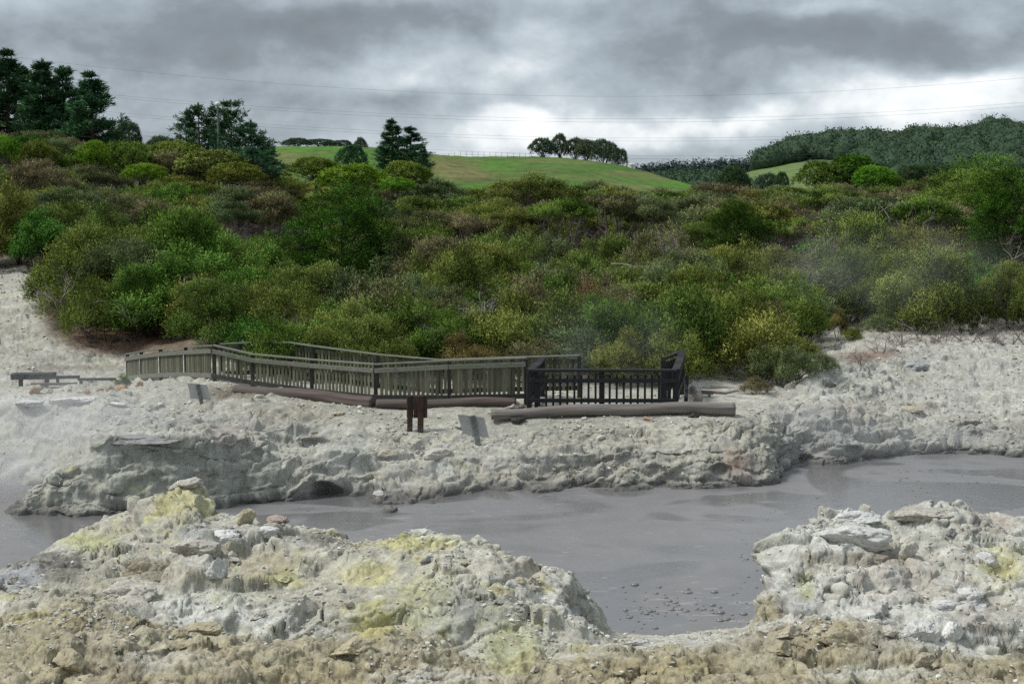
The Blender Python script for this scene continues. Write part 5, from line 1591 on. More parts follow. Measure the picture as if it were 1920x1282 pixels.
# ---- metal signs on tilted posts
ms, nt, out = new_mat('dull_aluminium'); b_ = N(nt, 'BsdfPrincipled', Roughness=.55, Metallic=.25); nn = noise_n(nt, None, 5, 4, .6); nt.links.new(ramp_n(nt, nn.outputs[0], [(.3, (.34, .35, .335)), (.7, (.42, .43, .41))]), b_.inputs['Base Color']); nt.links.new(b_.outputs[0], out.inputs[0])
mk, nt, out = new_mat('weathered_steel_post'); b_ = N(nt, 'BsdfPrincipled', Roughness=.6); tcn = N(nt, 'TexCoord'); nn = noise_n(nt, tcn.outputs['Object'], 7, 5, .7); nt.links.new(ramp_n(nt, nn.outputs[0], [(.35, (.045, .055, .05)), (.7, (.19, .20, .19))]), b_.inputs['Base Color']); nt.links.new(b_.outputs[0], out.inputs[0])


def slab(mb, corners, th):
    c = [np.asarray(x, float) for x in corners]; n = np.cross(c[1] - c[0], c[3] - c[0]); n /= np.linalg.norm(n); n = n if n[1] > 0 else -n
    V = c + [x + n * th for x in c]
    mb.add(V, [(0, 1, 2, 3), (7, 6, 5, 4), (0, 4, 5, 1), (1, 5, 6, 2), (2, 6, 7, 3), (3, 7, 4, 0)])


def msign(cor, p0, p1, Y, w_, label):
    q = P(*p0, Y); o = empty('sign', q)
    mb = MB(); slab(mb, [P(cu, cv_, Y + .05) - q for (cu, cv_) in cor], .012); mb.build('board', ms, o)
    mb = MB(); e = P(*p1, Y) - q; st = -e * .12; mb.beam(st, e, w_, .05, up=(0, 1, 0)); mb.build('post', mk, o)
    return tag(o, label, 'sign')


msign([(858, 776.5), (907.5, 782.5), (917, 820.5), (868, 813.5)], (898, 840), (886, 779), 37.75, .15, 'tilted bare metal sign near the middle, seen from behind')
msign([(351, 718), (388, 721.5), (396, 750), (358, 747)], (379.5, 762), (370, 720), 39.9, .10, 'tilted bare metal sign below the left end of the fence, seen from behind')

# ---- bench and low rails at left
W_DARKB = wood_material('dark_wet_timber', (.020, .021, .022), (.075, .072, .068), sc=(4, 14, 14))
yb = 45.2; q = P(32, 718, yb); o = empty('bench', q)
mb = MB(); mb.beam(P(24, 705, yb) - q, P(102, 704, yb) - q, .42, .19); mb.build('seat', W_DARKB, o)
for uu in (39, 88):
    mb = MB(); g_ = P(uu, 724, yb); mb.beam(g_ - q, P(uu, 709, yb) - q, .12, .12, up=(0, 1, 0)); mb.build('leg', W_DARKB, o)
tag(o, 'low dark timber bench on the gravel at the far left', 'bench')
yb = 45.8; q = P(108, 716, yb); o = empty('low_rail', q)
mb = MB(); mb.beam(P(94, 707.5, yb) - q, P(149, 706.5, yb) - q, .09, .10); mb.build('rail', W_DARKB, o)
mb = MB(); mb.beam(P(108, 722, yb) - q, P(108, 709.5, yb) - q, .09, .09, up=(0, 1, 0)); mb.build('leg', W_DARKB, o)
tag(o, 'low dark rail just right of the timber bench', 'rail')
yb = 46.2; q = P(152, 720, yb); o = empty('low_rail', q)
mb = MB(); mb.beam(P(146, 711, yb) - q, P(217, 710.5, yb) - q, .09, .085); mb.build('rail', W_DARKB, o)
mb = MB(); mb.beam(P(152, 725, yb) - q, P(152, 712.8, yb) - q, .10, .09, up=(0, 1, 0)); mb.build('leg', W_DARKB, o)
tag(o, 'low dark rail nearest the left end of the fence', 'rail')
mb = MB(); mb.beam(P(58, 720.5, 44.9), P(145, 719, 45.1), .06, .09); tag(mb.build('edging_board', W_LOGR), 'reddish brown edging board on the ground below the bench', 'board')
# ------------------------------------------------------------------ boulders, stones, gravel, bubbles
import bmesh


def ico(sub):
    bm = bmesh.new(); bmesh.ops.create_icosphere(bm, subdivisions=sub, radius=1.0)
    v = np.array([x.co for x in bm.verts]); f = np.array([[x.index for x in fc.verts] for fc in bm.faces]); bm.free()
    return v, f


ICO4 = ico(5); ICO2 = ico(2); ICO1 = ico(1)


def rock_shape(seed, base, cuts=9, rough=.10, flat=.7, sharp=0):
    r = np.random.default_rng(seed); v = base[0].copy()
    for _ in range(cuts):
        n = r.normal(size=3); n /= np.linalg.norm(n); d = .55 - .22 * sharp + .35 * r.random()
        k = v @ n; v = v - np.outer(np.maximum(0, k - d), n)
    nn = v / (np.linalg.norm(v, axis=1)[:, None] + 1e-9)
    v = v + nn * (fbm(v * 1.6 + seed, 4)[:, None] * rough * 2 + fbm(v * 7 + seed, 3)[:, None] * rough * .5)
    f1, f2, _ = worley(v * 2.2 + seed)
    v = v - nn * ((1 - sstep(0, .10, f2 - f1))[:, None] * rough * .45)
    v[:, 2] *= flat
    return v


def tint_mat(name, a, b):
    m, nt, out = new_mat(name)
    p = N(nt, 'BsdfPrincipled', Roughness=.93); p.inputs['Specular IOR Level'].default_value = .2
    geo = N(nt, 'NewGeometry'); oi = N(nt, 'ObjectInfo')
    n1 = noise_n(nt, geo.outputs['Position'], 5, 6, .7); n2 = noise_n(nt, geo.outputs['Position'], 30, 4, .65)
    cc = ramp_n(nt, n1.outputs[0], [(.32, a), (.66, b)])
    f = math_n(nt, 'ADD', math_n(nt, 'MULTIPLY', n2.outputs[0], 1.1), math_n(nt, 'MULTIPLY', oi.outputs['Random'], .3)); f = math_n(nt, 'ADD', f, .28)
    nt.links.new(mixc(nt, 1.0, cc, f, 'MULTIPLY'), p.inputs['Base Color'])
    bp = N(nt, 'Bump', Strength=.5, Distance=.03); nt.links.new(n2.outputs[0], bp.inputs['Height']); nt.links.new(bp.outputs[0], p.inputs['Normal'])
    nt.links.new(p.outputs[0], out.inputs[0])
    return m


RM = {'white': tint_mat('white_rock', (.52, .51, .48), (.70, .69, .66)), 'pale': tint_mat('pale_rock', (.40, .37, .31), (.60, .57, .50)),
      'tan': tint_mat('tan_rock', (.34, .30, .22), (.50, .45, .35)), 'ochre': tint_mat('ochre_rock', (.35, .305, .20), (.50, .45, .32)),
      'grey': tint_mat('grey_rock', (.24, .24, .23), (.42, .42, .40)), 'orange': tint_mat('orange_rock', (.26, .13, .05), (.46, .33, .18)),
      'dark': tint_mat('dark_rock', (.035, .032, .03), (.10, .09, .082)), 'lime': tint_mat('sulphur_rock', (.42, .42, .24), (.58, .56, .38)),
      'pink': tint_mat('pinkish_rock', (.36, .27, .22), (.54, .46, .40))}
BIG = [mesh_np('boulder', rock_shape(20 + k, ICO4, cuts=10 + k, rough=.15, flat=.8, sharp=.6), None, ICO4[1]) for k in range(6)]
SLAB = [mesh_np('slab', rock_shape(60 + k, ICO4, cuts=10, rough=.17, flat=.32, sharp=.5), None, ICO4[1]) for k in range(4)]
SMALL = [mesh_np('stone', rock_shape(90 + k, ICO2, cuts=8, rough=.07, flat=.7, sharp=1), None, ICO2[1], smooth=False) for k in range(8)]


def rock(name, me, mat, u, v, wpx, hpx, label, group=None, depth=1.0, rz=None, sink=.62, tilt=0.0, cat='rock'):
    """rock whose visible centre is at pixel (u, v) on the ground there"""
    h = hit(u, v + hpx * .30)
    if h is None or h[0] is None: return None
    p = h[0]; Y = p.y; w_ = size_at(wpx, Y) * .5 * 1.08; hh = size_at(hpx, Y) * .5 * 1.1
    zr = max(abs(c[2]) for c in ((x.co) for x in me.vertices)) if False else .6
    o = link(name, clone_mesh_mat(me, mat), None)
    flat = .32 if me.name.startswith('slab') else .78
    dp = w_ * depth
    o.location = (p.x, p.y + dp * .25, p.z + hh * (1 - sink) * .6)
    o.scale = (w_, dp, hh / flat)
    o.rotation_euler = (0, tilt, rng.random() * .5 if rz is None else rz)
    return tag(o, label, cat, group)


def clear_first(name): return name


for (me, mat, u, v, w_, h_, lab, kw) in [
    (SLAB[0], 'white', 1598, 1000, 190, 62, 'big white cracked slab on top of the right crag', dict(depth=.6, rz=.1)),
    (SLAB[1], 'white', 1602, 966, 110, 24, 'flat white rock behind the big white slab on the crag', dict(depth=.6)),
    (BIG[1], 'white', 1590, 957, 20, 13, 'small white stone perched on the flat rock of the crag', dict()),
    (SLAB[2], 'pale', 1735, 962, 110, 36, 'pale flat rock at the top centre of the right crag', dict(depth=.6)),
    (SLAB[3], 'tan', 1707, 942, 44, 15, 'brown flat stone on the crest of the right crag', dict(depth=.7, tilt=-.1)),
    (BIG[0], 'pale', 1705, 1030, 42, 42, 'blocky pale rock right of the big white slab', dict(depth=.8)),
    (BIG[2], 'white', 1852, 1045, 38, 34, 'white boulder on the right crag, near its yellow patch', dict()),
    (BIG[3], 'grey', 1784, 998, 30, 22, 'grey stone beside a sulphur patch on the right crag', dict()),
    (SLAB[2], 'white', 1728, 1178, 74, 66, 'white cracked slab in the lower part of the right crag, left of two', dict(depth=.7, rz=.4)),
    (SLAB[0], 'white', 1780, 1180, 76, 62, 'white cracked slab in the lower part of the right crag, right of two', dict(depth=.7, rz=1.2)),
    (SLAB[1], 'white', 1790, 1135, 150, 30, 'long white ledge stone above the two cracked slabs', dict(depth=.4)),
    (BIG[4], 'white', 1820, 1108, 60, 34, 'pale block at the right of the long ledge stone', dict()),
    (BIG[5], 'pale', 1672, 1180, 34, 24, 'grey white stone left of the two cracked slabs', dict()),
    (BIG[1], 'tan', 1480, 1184, 56, 34, 'pale tan rock at the foot of the right crag by the water', dict()),
    (BIG[2], 'pale', 1440, 1178, 34, 20, 'pale tan rock at the edge of the near pool corner', dict()),
    (BIG[3], 'white', 409, 1066, 60, 56, 'white angular boulder in the middle of the left near bank', dict(depth=.9)),
    (SLAB[1], 'tan', 270, 1062, 90, 54, 'tan slab left of the white angular boulder', dict(depth=.8, rz=.3)),
    (SLAB[0], 'pale', 370, 1022, 120, 40, 'pale cracked slab above the white angular boulder', dict(depth=.7)),
    (BIG[4], 'white', 415, 1000, 70, 36, 'grey white block behind the pale cracked slab', dict()),
    (SLAB[3], 'white', 500, 994, 70, 24, 'chalk white flat rock at the water edge left of centre', dict(depth=.7)),
    (BIG[0], 'ochre', 462, 970, 38, 40, 'mustard brown knob of rock by the water at the foot of the left spur', dict()),
    (SLAB[2], 'pale', 345, 906, 60, 24, 'pale slab capping the peak of the left spur', dict(depth=.8, tilt=-.25)),
    (SLAB[1], 'pale', 230, 1108, 110, 44, 'pale layered slab in the left foreground', dict(depth=.8)),
    (BIG[5], 'pale', 490, 1148, 30, 26, 'small grey white block on the gravel below the boulder', dict()),
    (BIG[3], 'lime', 534, 1086, 40, 14, 'bright yellow green stone right of the white boulder', dict()),
    (BIG[1], 'grey', 800, 1047, 30, 14, 'grey flat stone on top of the near mound', dict(depth=.6)),
    (BIG[0], 'white', 1012, 1052, 16, 14, 'white square stone near the right edge of the near mound', dict()),
    (BIG[4], 'white', 1033, 1066, 22, 17, 'white block just right of the white square stone on the mound', dict()),
    (BIG[5], 'pink', 982, 1028, 32, 18, 'pinkish block on the crest of the near mound', dict()),
    (BIG[2], 'tan', 975, 1087, 24, 18, 'rounded tan stone on the right of the near mound, left of two', dict()),
    (BIG[3], 'tan', 998, 1089, 26, 18, 'rounded tan stone on the right of the near mound, right of two', dict()),
    (BIG[1], 'ochre', 660, 1212, 84, 40, 'ochre clod with ragged edges at the bottom centre', dict()),
    (SLAB[2], 'ochre', 380, 1176, 70, 30, 'ochre slab edge overhanging the gravel at left', dict(depth=.8)),
    (BIG[4], 'ochre', 333, 1184, 40, 36, 'ochre block left of the overhanging slab edge', dict()),
    (BIG[2], 'ochre', 130, 1232, 60, 50, 'tan clod in the lower left foreground', dict()),
    (SLAB[0], 'white', 1195, 1203, 56, 20, 'white flaky slab at the near corner of the pool', dict(depth=.7)),
    (BIG[1], 'pale', 1002, 1254, 20, 16, 'rounded pale stone at the bottom right of the mound', dict()),
    (BIG[3], 'ochre', 1470, 1215, 60, 40, 'tan knobbly rock in the right foreground', dict()),
    (SLAB[1], 'ochre', 1590, 1196, 120, 50, 'ochre tilted ridge rock in the right foreground', dict(depth=.6, tilt=.3)),
    (BIG[0], 'tan', 1735, 1236, 46, 36, 'brown block at the right end of the tilted ridge rock', dict()),
    (SLAB[3], 'white', 55, 754, 84, 13, 'flat white caprock slab at the far left, left of three', dict(depth=.7)),
    (SLAB[0], 'white', 138, 748, 100, 16, 'flat white caprock slab at the far left, middle of three', dict(depth=.7)),
    (SLAB[2], 'white', 212, 756, 44, 9, 'flat white caprock slab at the far left, right of three', dict(depth=.7, tilt=.1)),
    (SLAB[1], 'grey', 255, 822, 170, 16, 'dark layered caprock ledge on the left wall above the pool', dict(depth=.35, rz=.02)),
    (BIG[1], 'white', 225, 791, 24, 16, 'white boulder on the grey slope under the caprock slabs', dict()),
    (BIG[0], 'pale', 485, 743, 22, 9, 'pale square stone on top of the bank beside the dark brown log', dict()),
    (BIG[4], 'tan', 635, 772, 34, 9, 'yellowish stone on the flat below the dark brown log', dict()),
    (BIG[5], 'white', 302, 757, 12, 7, 'small white stone left of the left metal sign', dict()),
    (BIG[2], 'white', 1305, 719, 52, 26, 'white boulder behind the right end of the lookout', dict()),
    (BIG[3], 'dark', 1304, 778, 27, 13, 'dark rock wedged under the right end of the long grey log', dict()),
    (BIG[0], 'white', 1127, 820, 16, 8, 'small white stone on the bank below the lookout', dict()),
    (BIG[1], 'cream' if False else 'pale', 965, 760, 40, 16, 'pale rock pile left of the lookout post', dict()),
    (BIG[5], 'tan', 1712, 766, 40, 12, 'low tan mound on the right bank', dict(depth=1.5)),
    (BIG[4], 'grey', 1712, 680, 80, 36, 'grey rounded outcrop on the white mound at right', dict()),
    (BIG[2], 'dark', 1560, 722, 22, 14, 'dark grey rock on the slope right of the lookout', dict()),
    (BIG[0], 'pale', 820, 850, 60, 26, 'pale yellowish rock on the bank right of the rusty sign', dict()),
    (BIG[3], 'pale', 880, 796, 60, 20, 'pale ridge rock behind the middle metal sign', dict(depth=.8)),
    (BIG[1], 'tan', 720, 850, 60, 18, 'layered pale rock on the bank left of the rusty sign', dict()),
    (BIG[2], 'white', 712, 924, 24, 16, 'whitish rock at the waterline below the bank', dict()),
]:
    rock('rock', me, RM[mat], u, v, w_, h_, lab, **kw)
o = rock('rock', BIG[5], RM['pink'], 525, 970, 50, 15, 'small brown rock standing in the pool left of centre')
pw = PW(525, 977); me_ = clone_mesh_mat(BIG[5], RM['pink'])
if o: bpy.data.objects.remove(o)
o = link('rock', me_, None, None, tuple(pw + [0, 0, .02])); o.scale = (.32, .25, .17); tag(o, 'small brown rock standing in the pool left of centre', 'rock')
# row of orange boulders at the edge of the left terrace
for k, (u, v, w_, mat, lab) in enumerate([(66, 732, 24, 'orange', 'tan orange boulder, leftmost of the row on the left terrace'), (92, 733, 18, 'tan', 'greenish tan boulder second in the row on the left terrace'), (112, 732, 20, 'tan', 'tan boulder third in the row on the left terrace'),
        (130, 733, 14, 'orange', 'bright orange stone in the middle of the row on the left terrace'), (146, 734, 14, 'tan', 'tan stone right of the bright orange one in the terrace row'), (163, 733, 18, 'orange', 'orange stone left of the large orange boulders on the terrace'),
        (186, 732, 18, 'orange', 'orange brown boulder left of the tallest one in the terrace row'), (204, 729, 20, 'orange', 'orange brown boulder beside the tallest of the terrace row'), (228, 726, 24, 'orange', 'tallest orange boulder of the row on the left terrace'),
        (262, 721, 20, 'orange', 'orange stone at the foot of the fence, right end of the row'), (206, 737, 22, 'pale', 'pale stone in front of the orange boulders of the terrace')]):
    rock('rock', BIG[k % 6], RM[mat], u, v, w_, w_ * .72, lab, 'row of boulders on the left terrace')

# ---- loose stones, each its own object
areas = [('near mound', (480, 1120), (1030, 1230), 70, 'near mound'), ('right crag', (1480, 1920), (1000, 1230), 60, 'right crag'), ('left foreground', (0, 480), (1010, 1270), 45, 'left foreground'),
         ('bottom edge', (480, 1480), (1215, 1275), 25, 'bottom foreground'), ('far bank', (350, 1420), (775, 900), 50, 'far bank'), ('right mound', (1450, 1920), (690, 820), 30, 'white mound at right')]
for (nm, (u0, u1), (v0, v1), n, txt) in areas:
    for k in range(n):
        u = rng.uniform(u0, u1); v = rng.uniform(v0, v1); h = hit(u, v)
        if h is None or h[0] is None or h[0].z < .15: continue
        sz = (rng.pareto(2.2) * 3.2 + 5) if v > 900 else (rng.pareto(2.5) * 2 + 3.5); sz = min(sz, 26 if v > 900 else 11)
        cm = ['white', 'pale', 'pale', 'tan', 'grey', 'pink'][rng.integers(0, 6)]
        if nm == 'bottom edge' or (nm == 'left foreground' and v > 1150): cm = ['ochre', 'tan', 'pale', 'ochre'][rng.integers(0, 4)]
        o = link('stone', clone_mesh_mat(SMALL[rng.integers(0, 8)], RM[cm]), None)
        s = size_at(sz, h[0].y) * .5
        o.location = (h[0].x, h[0].y, h[0].z + s * .25); o.scale = (s, s * rng.uniform(.7, 1.2), s * rng.uniform(.7, 1.1)); o.rotation_euler = (rng.normal() * .4, rng.normal() * .4, rng.random() * 6.28)
        lab = 'loose ' + {'pink': 'pinkish', 'white': 'white', 'pale': 'pale', 'tan': 'tan', 'grey': 'grey', 'ochre': 'ochre'}[cm] + ' stone lying on the ' + txt
        tag(o, lab, 'stone', lab)


def gravel(name, GRID, n, rmin, rmax, sel, label, cols, seed):
    r = np.random.default_rng(seed); bv, bf = ICO1
    gf = GRID.reshape(-1, 3); u, v = UV(gf); dens = sel(u, v, gf)
    i = r.choice(len(gf), size=n, p=dens / dens.sum()); p = gf[i]
    shp = [rock_shape(200 + k, ICO1, cuts=5, rough=.08, flat=.6, sharp=1) * rng.uniform(.75, 1.3, 3) for k in range(12)]
    V = np.empty((n, len(bv), 3)); s = (rmin + (rmax - rmin) * r.random(n) ** 5) * (p[:, 1] / 20 if name != 'near_gravel' else 1)
    for k in range(12):
        m = np.where(r.integers(0, 12, n) == k)[0] if False else np.where(np.arange(n) % 12 == k)[0]
        a = r.random(len(m)) * 6.283; ca, sa = np.cos(a)[:, None], np.sin(a)[:, None]
        x, y, z = shp[k][:, 0][None], shp[k][:, 1][None], shp[k][:, 2][None]
        V[m] = np.stack([x * ca - y * sa, x * sa + y * ca, np.broadcast_to(z, (len(m), len(bv)))], -1) * s[m][:, None, None]
    V += (p + np.array([0, 0, 1]) * s[:, None] * .2)[:, None]
    Fc = (bf[None] + (np.arange(n) * len(bv))[:, None, None]).reshape(-1, 3)
    me = mesh_np(name, V.reshape(-1, 3), None, Fc, smooth=False)
    cc = np.array([PAL[c_] for c_ in cols])[r.integers(0, len(cols), n)] * r.uniform(.75, 1.2, (n, 1))
    vcol(me, 'tint', np.clip(np.repeat(cc, len(bv), 0), .02, .75))
    return tag(link(name, me, MAT_ROCK), label, kind='stuff')


def sel_near(u, v, p):
    d = 1.0 * (v < 1300) * (v > 880) * (u > -60) * (u < 1990) * (p[:, 2] > .12)
    return d * (.06 + sstep(.0, .45, fbm(p * .9 + 60, 3))) * (1 - .75 * sstep(1190, 1240, v))


gravel('near_gravel', NEAR, 14000, .006, .050, sel_near, 'fine pale rubble strewn over the near bank', ['white', 'white', 'pale', 'pale', 'tan', 'pink'], 5)
gravel('far_gravel', FAR, 8000, .006, .042, lambda u, v, p: 1.0 * (p[:, 1] < 68) * (p[:, 1] > 35.5) * (u > -80) * (u < 2000) * (p[:, 2] > .3) * (.1 + sstep(-.1, .4, fbm(p * .5 + 33, 3))) * (1 - ((u > 90) & (u < 1460) & (p[:, 1] > 47))),
       'fine pale rubble strewn over the far bank', ['white', 'pale', 'cream', 'tan', 'grey', 'pale'], 6)

# ---- mud bubbles on the pool
bmud, nt, out = new_mat('bubble_mud'); b_ = N(nt, 'BsdfPrincipled', Roughness=.28); nn = noise_n(nt, None, 4, 3); nt.links.new(ramp_n(nt, nn.outputs[0], [(.3, (.185, .175, .17)), (.7, (.24, .23, .225))]), b_.inputs['Base Color']); nt.links.new(b_.outputs[0], out.inputs[0])
v_, f_ = ico(3); hv = v_.copy(); hv[:, 2] = np.where(hv[:, 2] < 0, hv[:, 2] * .15, hv[:, 2] * .72); rim = np.exp(-((np.hypot(hv[:, 0], hv[:, 1]) - 1) / .2) ** 2)
hv[:, :2] *= (1 + .12 * rim)[:, None] ; BUB = mesh_np('mud_bubble', hv, None, f_); BUB.materials.append(bmud)
nb = 0
for (n, fu, fv, smin, smax, txt) in [
    (95, lambda: rng.normal(1270, 75), lambda: rng.triangular(1085, 1150, 1186), 2.0, 8.5, 'in the near corner of the pool'),
    (70, lambda: rng.uniform(1680, 1935), lambda: rng.uniform(880, 965), 1.2, 3.0, 'behind the right crag'),
    (40, lambda: rng.uniform(1320, 1660), lambda: rng.uniform(925, 985), 1.2, 2.8, 'in the middle of the pool at right'),
    (26, lambda: rng.uniform(1380, 1450), lambda: rng.uniform(1010, 1150), 1.3, 4.5, 'beside the left face of the right crag'),
    (30, lambda: rng.uniform(560, 690), lambda: rng.uniform(948, 985), 1.0, 2.4, 'under the hollow in the far bank wall')]:
    for k in range(n):
        u, v = fu(), fv()
        p = PW(u, v); 
        if hit(u, v) is not None and hit(u, v)[0] is not None and hit(u, v)[0].z > .02: continue
        s = size_at(smin + (smax - smin) * rng.random() ** 3, p[1])
        o = link('mud_bubble', BUB, None, None, (p[0], p[1], .004)); o.scale = (s, s, s * rng.uniform(.7, 1.1))
        lab = 'small grey mud bubble ' + txt; tag(o, lab, 'mud bubble', lab); nb += 1
print('BUBBLES', nb)
# ------------------------------------------------------------------ small plants, dead brush, roots
def low_plant(name, var, leaf, u, v, wpx, hpx, label, cat='shrub', vw=2.3, vh=2.0):
    h = hit(u, v)
    if h is None or h[0] is None: return
    p = h[0]; s = size_at(wpx, p.y) / vw
    return plant(name, var, leaf, BARK_TWIG, (p.x, p.y + .2, p.z - .08), s, u * .3, label, cat, None, sz=size_at(hpx, p.y) / vh)


low_plant('shrub', SHRUBS[0], LEAF['brown tinged'], 1424, 738, 56, 34, 'small orange green heath tuft on the flat right of the lookout')
low_plant('shrub', SHRUBS[1], LEAF['grey green'], 1500, 716, 60, 66, 'dark grey green shrub at the right end of the thicket edge')
low_plant('shrub', SHRUBS[2], LEAF['grey green'], 1540, 698, 46, 40, 'low grey green shrub on the edge of the white gully')
low_plant('shrub', SHRUBS[3], LEAF['rusty red'], 1572, 642, 40, 50, 'rusty little shrub alone on the white gully')
low_plant('shrub', SHRUBS[4], LEAF['olive green'], 1600, 640, 36, 32, 'low olive shrub right of the rusty one on the white gully')
low_plant('shrub', SHRUBS[5], LEAF['brown tinged'], 1512, 650, 60, 70, 'brown twiggy shrub at the left edge of the white gully')
low_plant('shrub', SHRUBS[6], LEAF['olive green'], 226, 722, 24, 22, 'tiny dark shrub at the left end of the fence')
low_plant('shrub', SHRUBS[7], LEAF['olive green'], 1462, 722, 60, 60, 'olive shrub behind the orange green tuft')
low_plant('shrub', SHRUBS[0], LEAF['grey green'], 1440, 722, 70, 80, 'grey green shrub at the thicket edge right of the lookout')
low_plant('shrub', SHRUBS[2], LEAF['grey green'], 1660, 622, 60, 34, 'low grey shrub at the head of the white gully')


def dead(me, u, v, hpx, label, mat=BARK_PALE, Y=None, name='dead_bush', vh=1.5, grp=None):
    if Y is None:
        h = hit(u, v); p = h[0]
    else: p = Vector(P(u, v, Y))
    s = size_at(hpx, p.y) / vh
    o = link(name, clone_mesh_mat(me, mat), None, None, (p.x, p.y, p.z - .05)); o.scale = (s * 1.2, s, s); o.rotation_euler = (0, 0, u * .7)
    return tag(o, label, 'dead bush', grp)


WHITE_TREE = dead_variant(640, h=1.7, spread=.55, stems=4, depth=4, rad=.035, kids=3, upz=1.3)
BRANCH = dead_variant(644, h=1.6, spread=1.2, stems=2, depth=3, rad=.03, kids=2, upz=.7)
dead(WHITE_TREE, 913, 590, 52, 'bleached dead tree with many twigs in the middle of the lower thicket', Y=51.0, vh=1.7)
dead(BRANCH, 858, 575, 34, 'bleached dead branch left of the bleached dead tree', Y=51.5)
dead(BRANCH, 700, 535, 36, 'bleached dead branch below the large dark green tree', Y=54)
dead(DEADS[1], 570, 620, 55, 'grey dead twiggy bush above the middle of the picket fence', BARK_TWIG, Y=48.6)
dead(DEADS[2], 830, 640, 50, 'brown dead twiggy bush above the right half of the picket fence', BARK_TWIG, Y=47.6)
dead(WHITE_TREE, 1250, 470, 46, 'pinkish dead shrub among the greenery above the lookout', BARK_TWIG, Y=60)
dead(BRANCH, 1145, 490, 50, 'bleached arching dead branch above the lookout', Y=60)
for k, (u, v, hp, Y, mat) in enumerate([(1540, 500, 90, 69, BARK_TWIG), (1590, 505, 100, 70, BARK_PALE), (1500, 500, 70, 68, BARK_TWIG), (1690, 470, 80, 74, BARK_TWIG), (1760, 475, 80, 73, BARK_TWIG), (1900, 480, 46, 66, BARK_TWIG)]):
    dead([WHITE_TREE, BRANCH, DEADS[0]][k % 3], u, v, hp, ['grey dead stems standing in the thicket above the white gully', 'pale dead stems, tallest above the white gully', 'grey dead branches left of the tall pale stems', 'grey dead branches in the thicket above the white mound',
         'grey dead branches right of others above the white mound', 'pale dead branches at the right edge below the dark tree'][k], mat, Y)
for k, (u, v, hp) in enumerate([(1650, 662, 50), (1690, 650, 64), (1735, 642, 58), (1770, 642, 50), (1812, 642, 58), (1850, 642, 48), (1892, 644, 60), (1615, 684, 42), (1930, 644, 56)]):
    dead(DEADS[k % 4], u, v, hp, ['grey dead brush on the brown bank at the left end of the mound crest', 'grey dead brush, second from the left on the mound crest', 'tangled grey dead brush, third from the left on the mound crest', 'grey dead brush in the middle of the mound crest',
         'grey dead brush right of the middle of the mound crest', 'low grey dead brush near the right of the mound crest', 'grey dead brush near the right edge on the mound crest', 'grey dead twigs hanging down the brown bank by the gully', 'grey dead brush cut by the right edge on the mound crest'][k], BARK_TWIG, None, grp='dead brush along the crest of the right mound')
ROOTS = dead_variant(650, h=1.5, spread=1.4, stems=6, depth=3, rad=.035, kids=3, upz=-.15)
for k, (u, v, hp) in enumerate([(185, 640, 40), (225, 636, 46), (262, 642, 46), (300, 632, 46), (340, 638, 46), (378, 632, 36)]):
    dead(ROOTS, u, v, hp, ['tangle of bare roots on the red earth, first from the left', 'tangle of bare roots on the red earth, second from the left', 'tangle of bare roots on the red earth, third from the left', 'tangle of bare roots on the red earth, fourth from the left',
         'tangle of bare roots on the red earth, second from the right', 'tangle of bare roots on the red earth behind the left fence, rightmost'][k], BARK_TWIG, name='exposed_roots', grp='bare roots on the red earth bank')
for k, (u, v, hp) in enumerate([(110, 560, 70), (165, 590, 60), (370, 560, 60), (250, 600, 50)]):
    dead(DEADS[k], u, v, hp, ['grey dead twigs under the left end of the big shrubs', 'grey dead twigs low in the shrubs at left', 'grey dead twigs among the shrubs above the left fence', 'grey dead twigs above the red earth bank'][k], BARK_TWIG, Y=[54, 53.4, 52, 53][k])

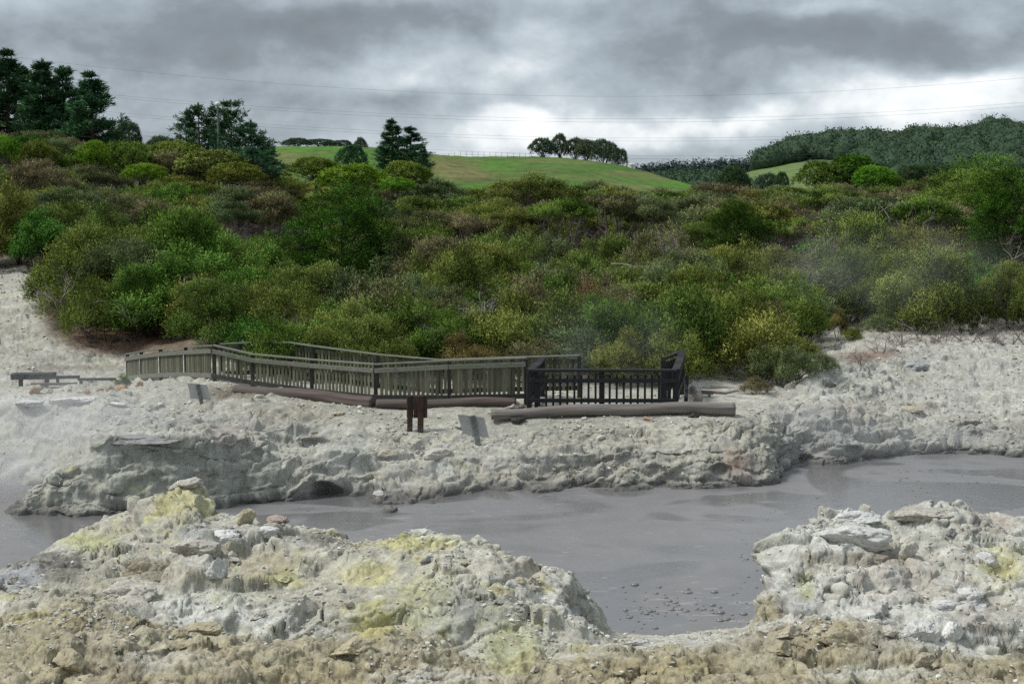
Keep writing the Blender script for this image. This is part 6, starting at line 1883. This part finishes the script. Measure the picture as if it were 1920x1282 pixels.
# ------------------------------------------------------------------ steam
def steam(c, rad, dens, label, seed, scale=.5):
    m, nt, out = new_mat('steam')
    tcn = N(nt, 'TexCoord'); geo = N(nt, 'NewGeometry')
    ln = N(nt, 'VectorMath', operation='LENGTH'); nt.links.new(tcn.outputs['Object'], ln.inputs[0])
    fall = N(nt, 'MapRange', interpolation_type='SMOOTHSTEP'); nt.links.new(ln.outputs['Value'], fall.inputs[0])
    for i, x in ((1, .15), (2, 1.0), (3, 1.0), (4, 0.0)): fall.inputs[i].default_value = x
    nz = noise_n(nt, geo.outputs['Position'], scale, 3, .6, .6)
    nn = N(nt, 'MapRange'); nt.links.new(nz.outputs[0], nn.inputs[0])
    for i, x in ((1, .36), (2, .68), (3, 0.12), (4, 1.6)): nn.inputs[i].default_value = x
    d = math_n(nt, 'MULTIPLY', math_n(nt, 'MULTIPLY', fall.outputs[0], nn.outputs[0]), dens)
    vs = N(nt, 'VolumeScatter'); vs.inputs['Color'].default_value = (.97, .98, 1, 1); vs.inputs['Anisotropy'].default_value = .1
    nt.links.new(d, vs.inputs['Density'])
    nt.links.new(vs.outputs[0], out.inputs['Volume'])
    m.cycles.volume_step_rate = 3.0
    bv, bf = ico(3)
    o = link('steam', mesh_np('steam', bv, None, bf), m, None, tuple(c)); o.scale = rad
    return tag(o, label, 'steam', kind='stuff')


steam((-12.9, 36.6, 1.0), (3.8, 3.0, 2.5), .27, 'white steam drifting over the left end of the pool and wall', 1)
steam((-9.4, 34.4, 1.0), (4.4, 1.8, 1.5), .11, 'thin steam in front of the left wall', 2)
steam((-2.6, 35.6, .8), (5.5, 1.6, 1.4), .11, 'thin steam over the pool below the middle bank', 3)
steam((9.6, 39.6, .9), (6.2, 2.2, 1.7), .10, 'thin steam over the pool at the foot of the right cliff', 4)
steam((16.2, 61.0, 4.2), (8.0, 2.6, 2.8), .05, 'pale steam rising in front of the shrubs at right', 5, .3)
steam((2.8, 45.0, 2.9), (3.4, 1.3, 2.2), .07, 'faint steam rising behind the black lookout', 6)
steam((7.0, 30.0, .5), (10.0, 5.5, .9), .03, 'faint haze hanging on the open pool', 7, .3)
steam((-10.5, 37.8, 1.6), (5.5, 2.6, 2.0), .07, 'thin steam veiling the caprock slabs on the left bank', 8, .4)
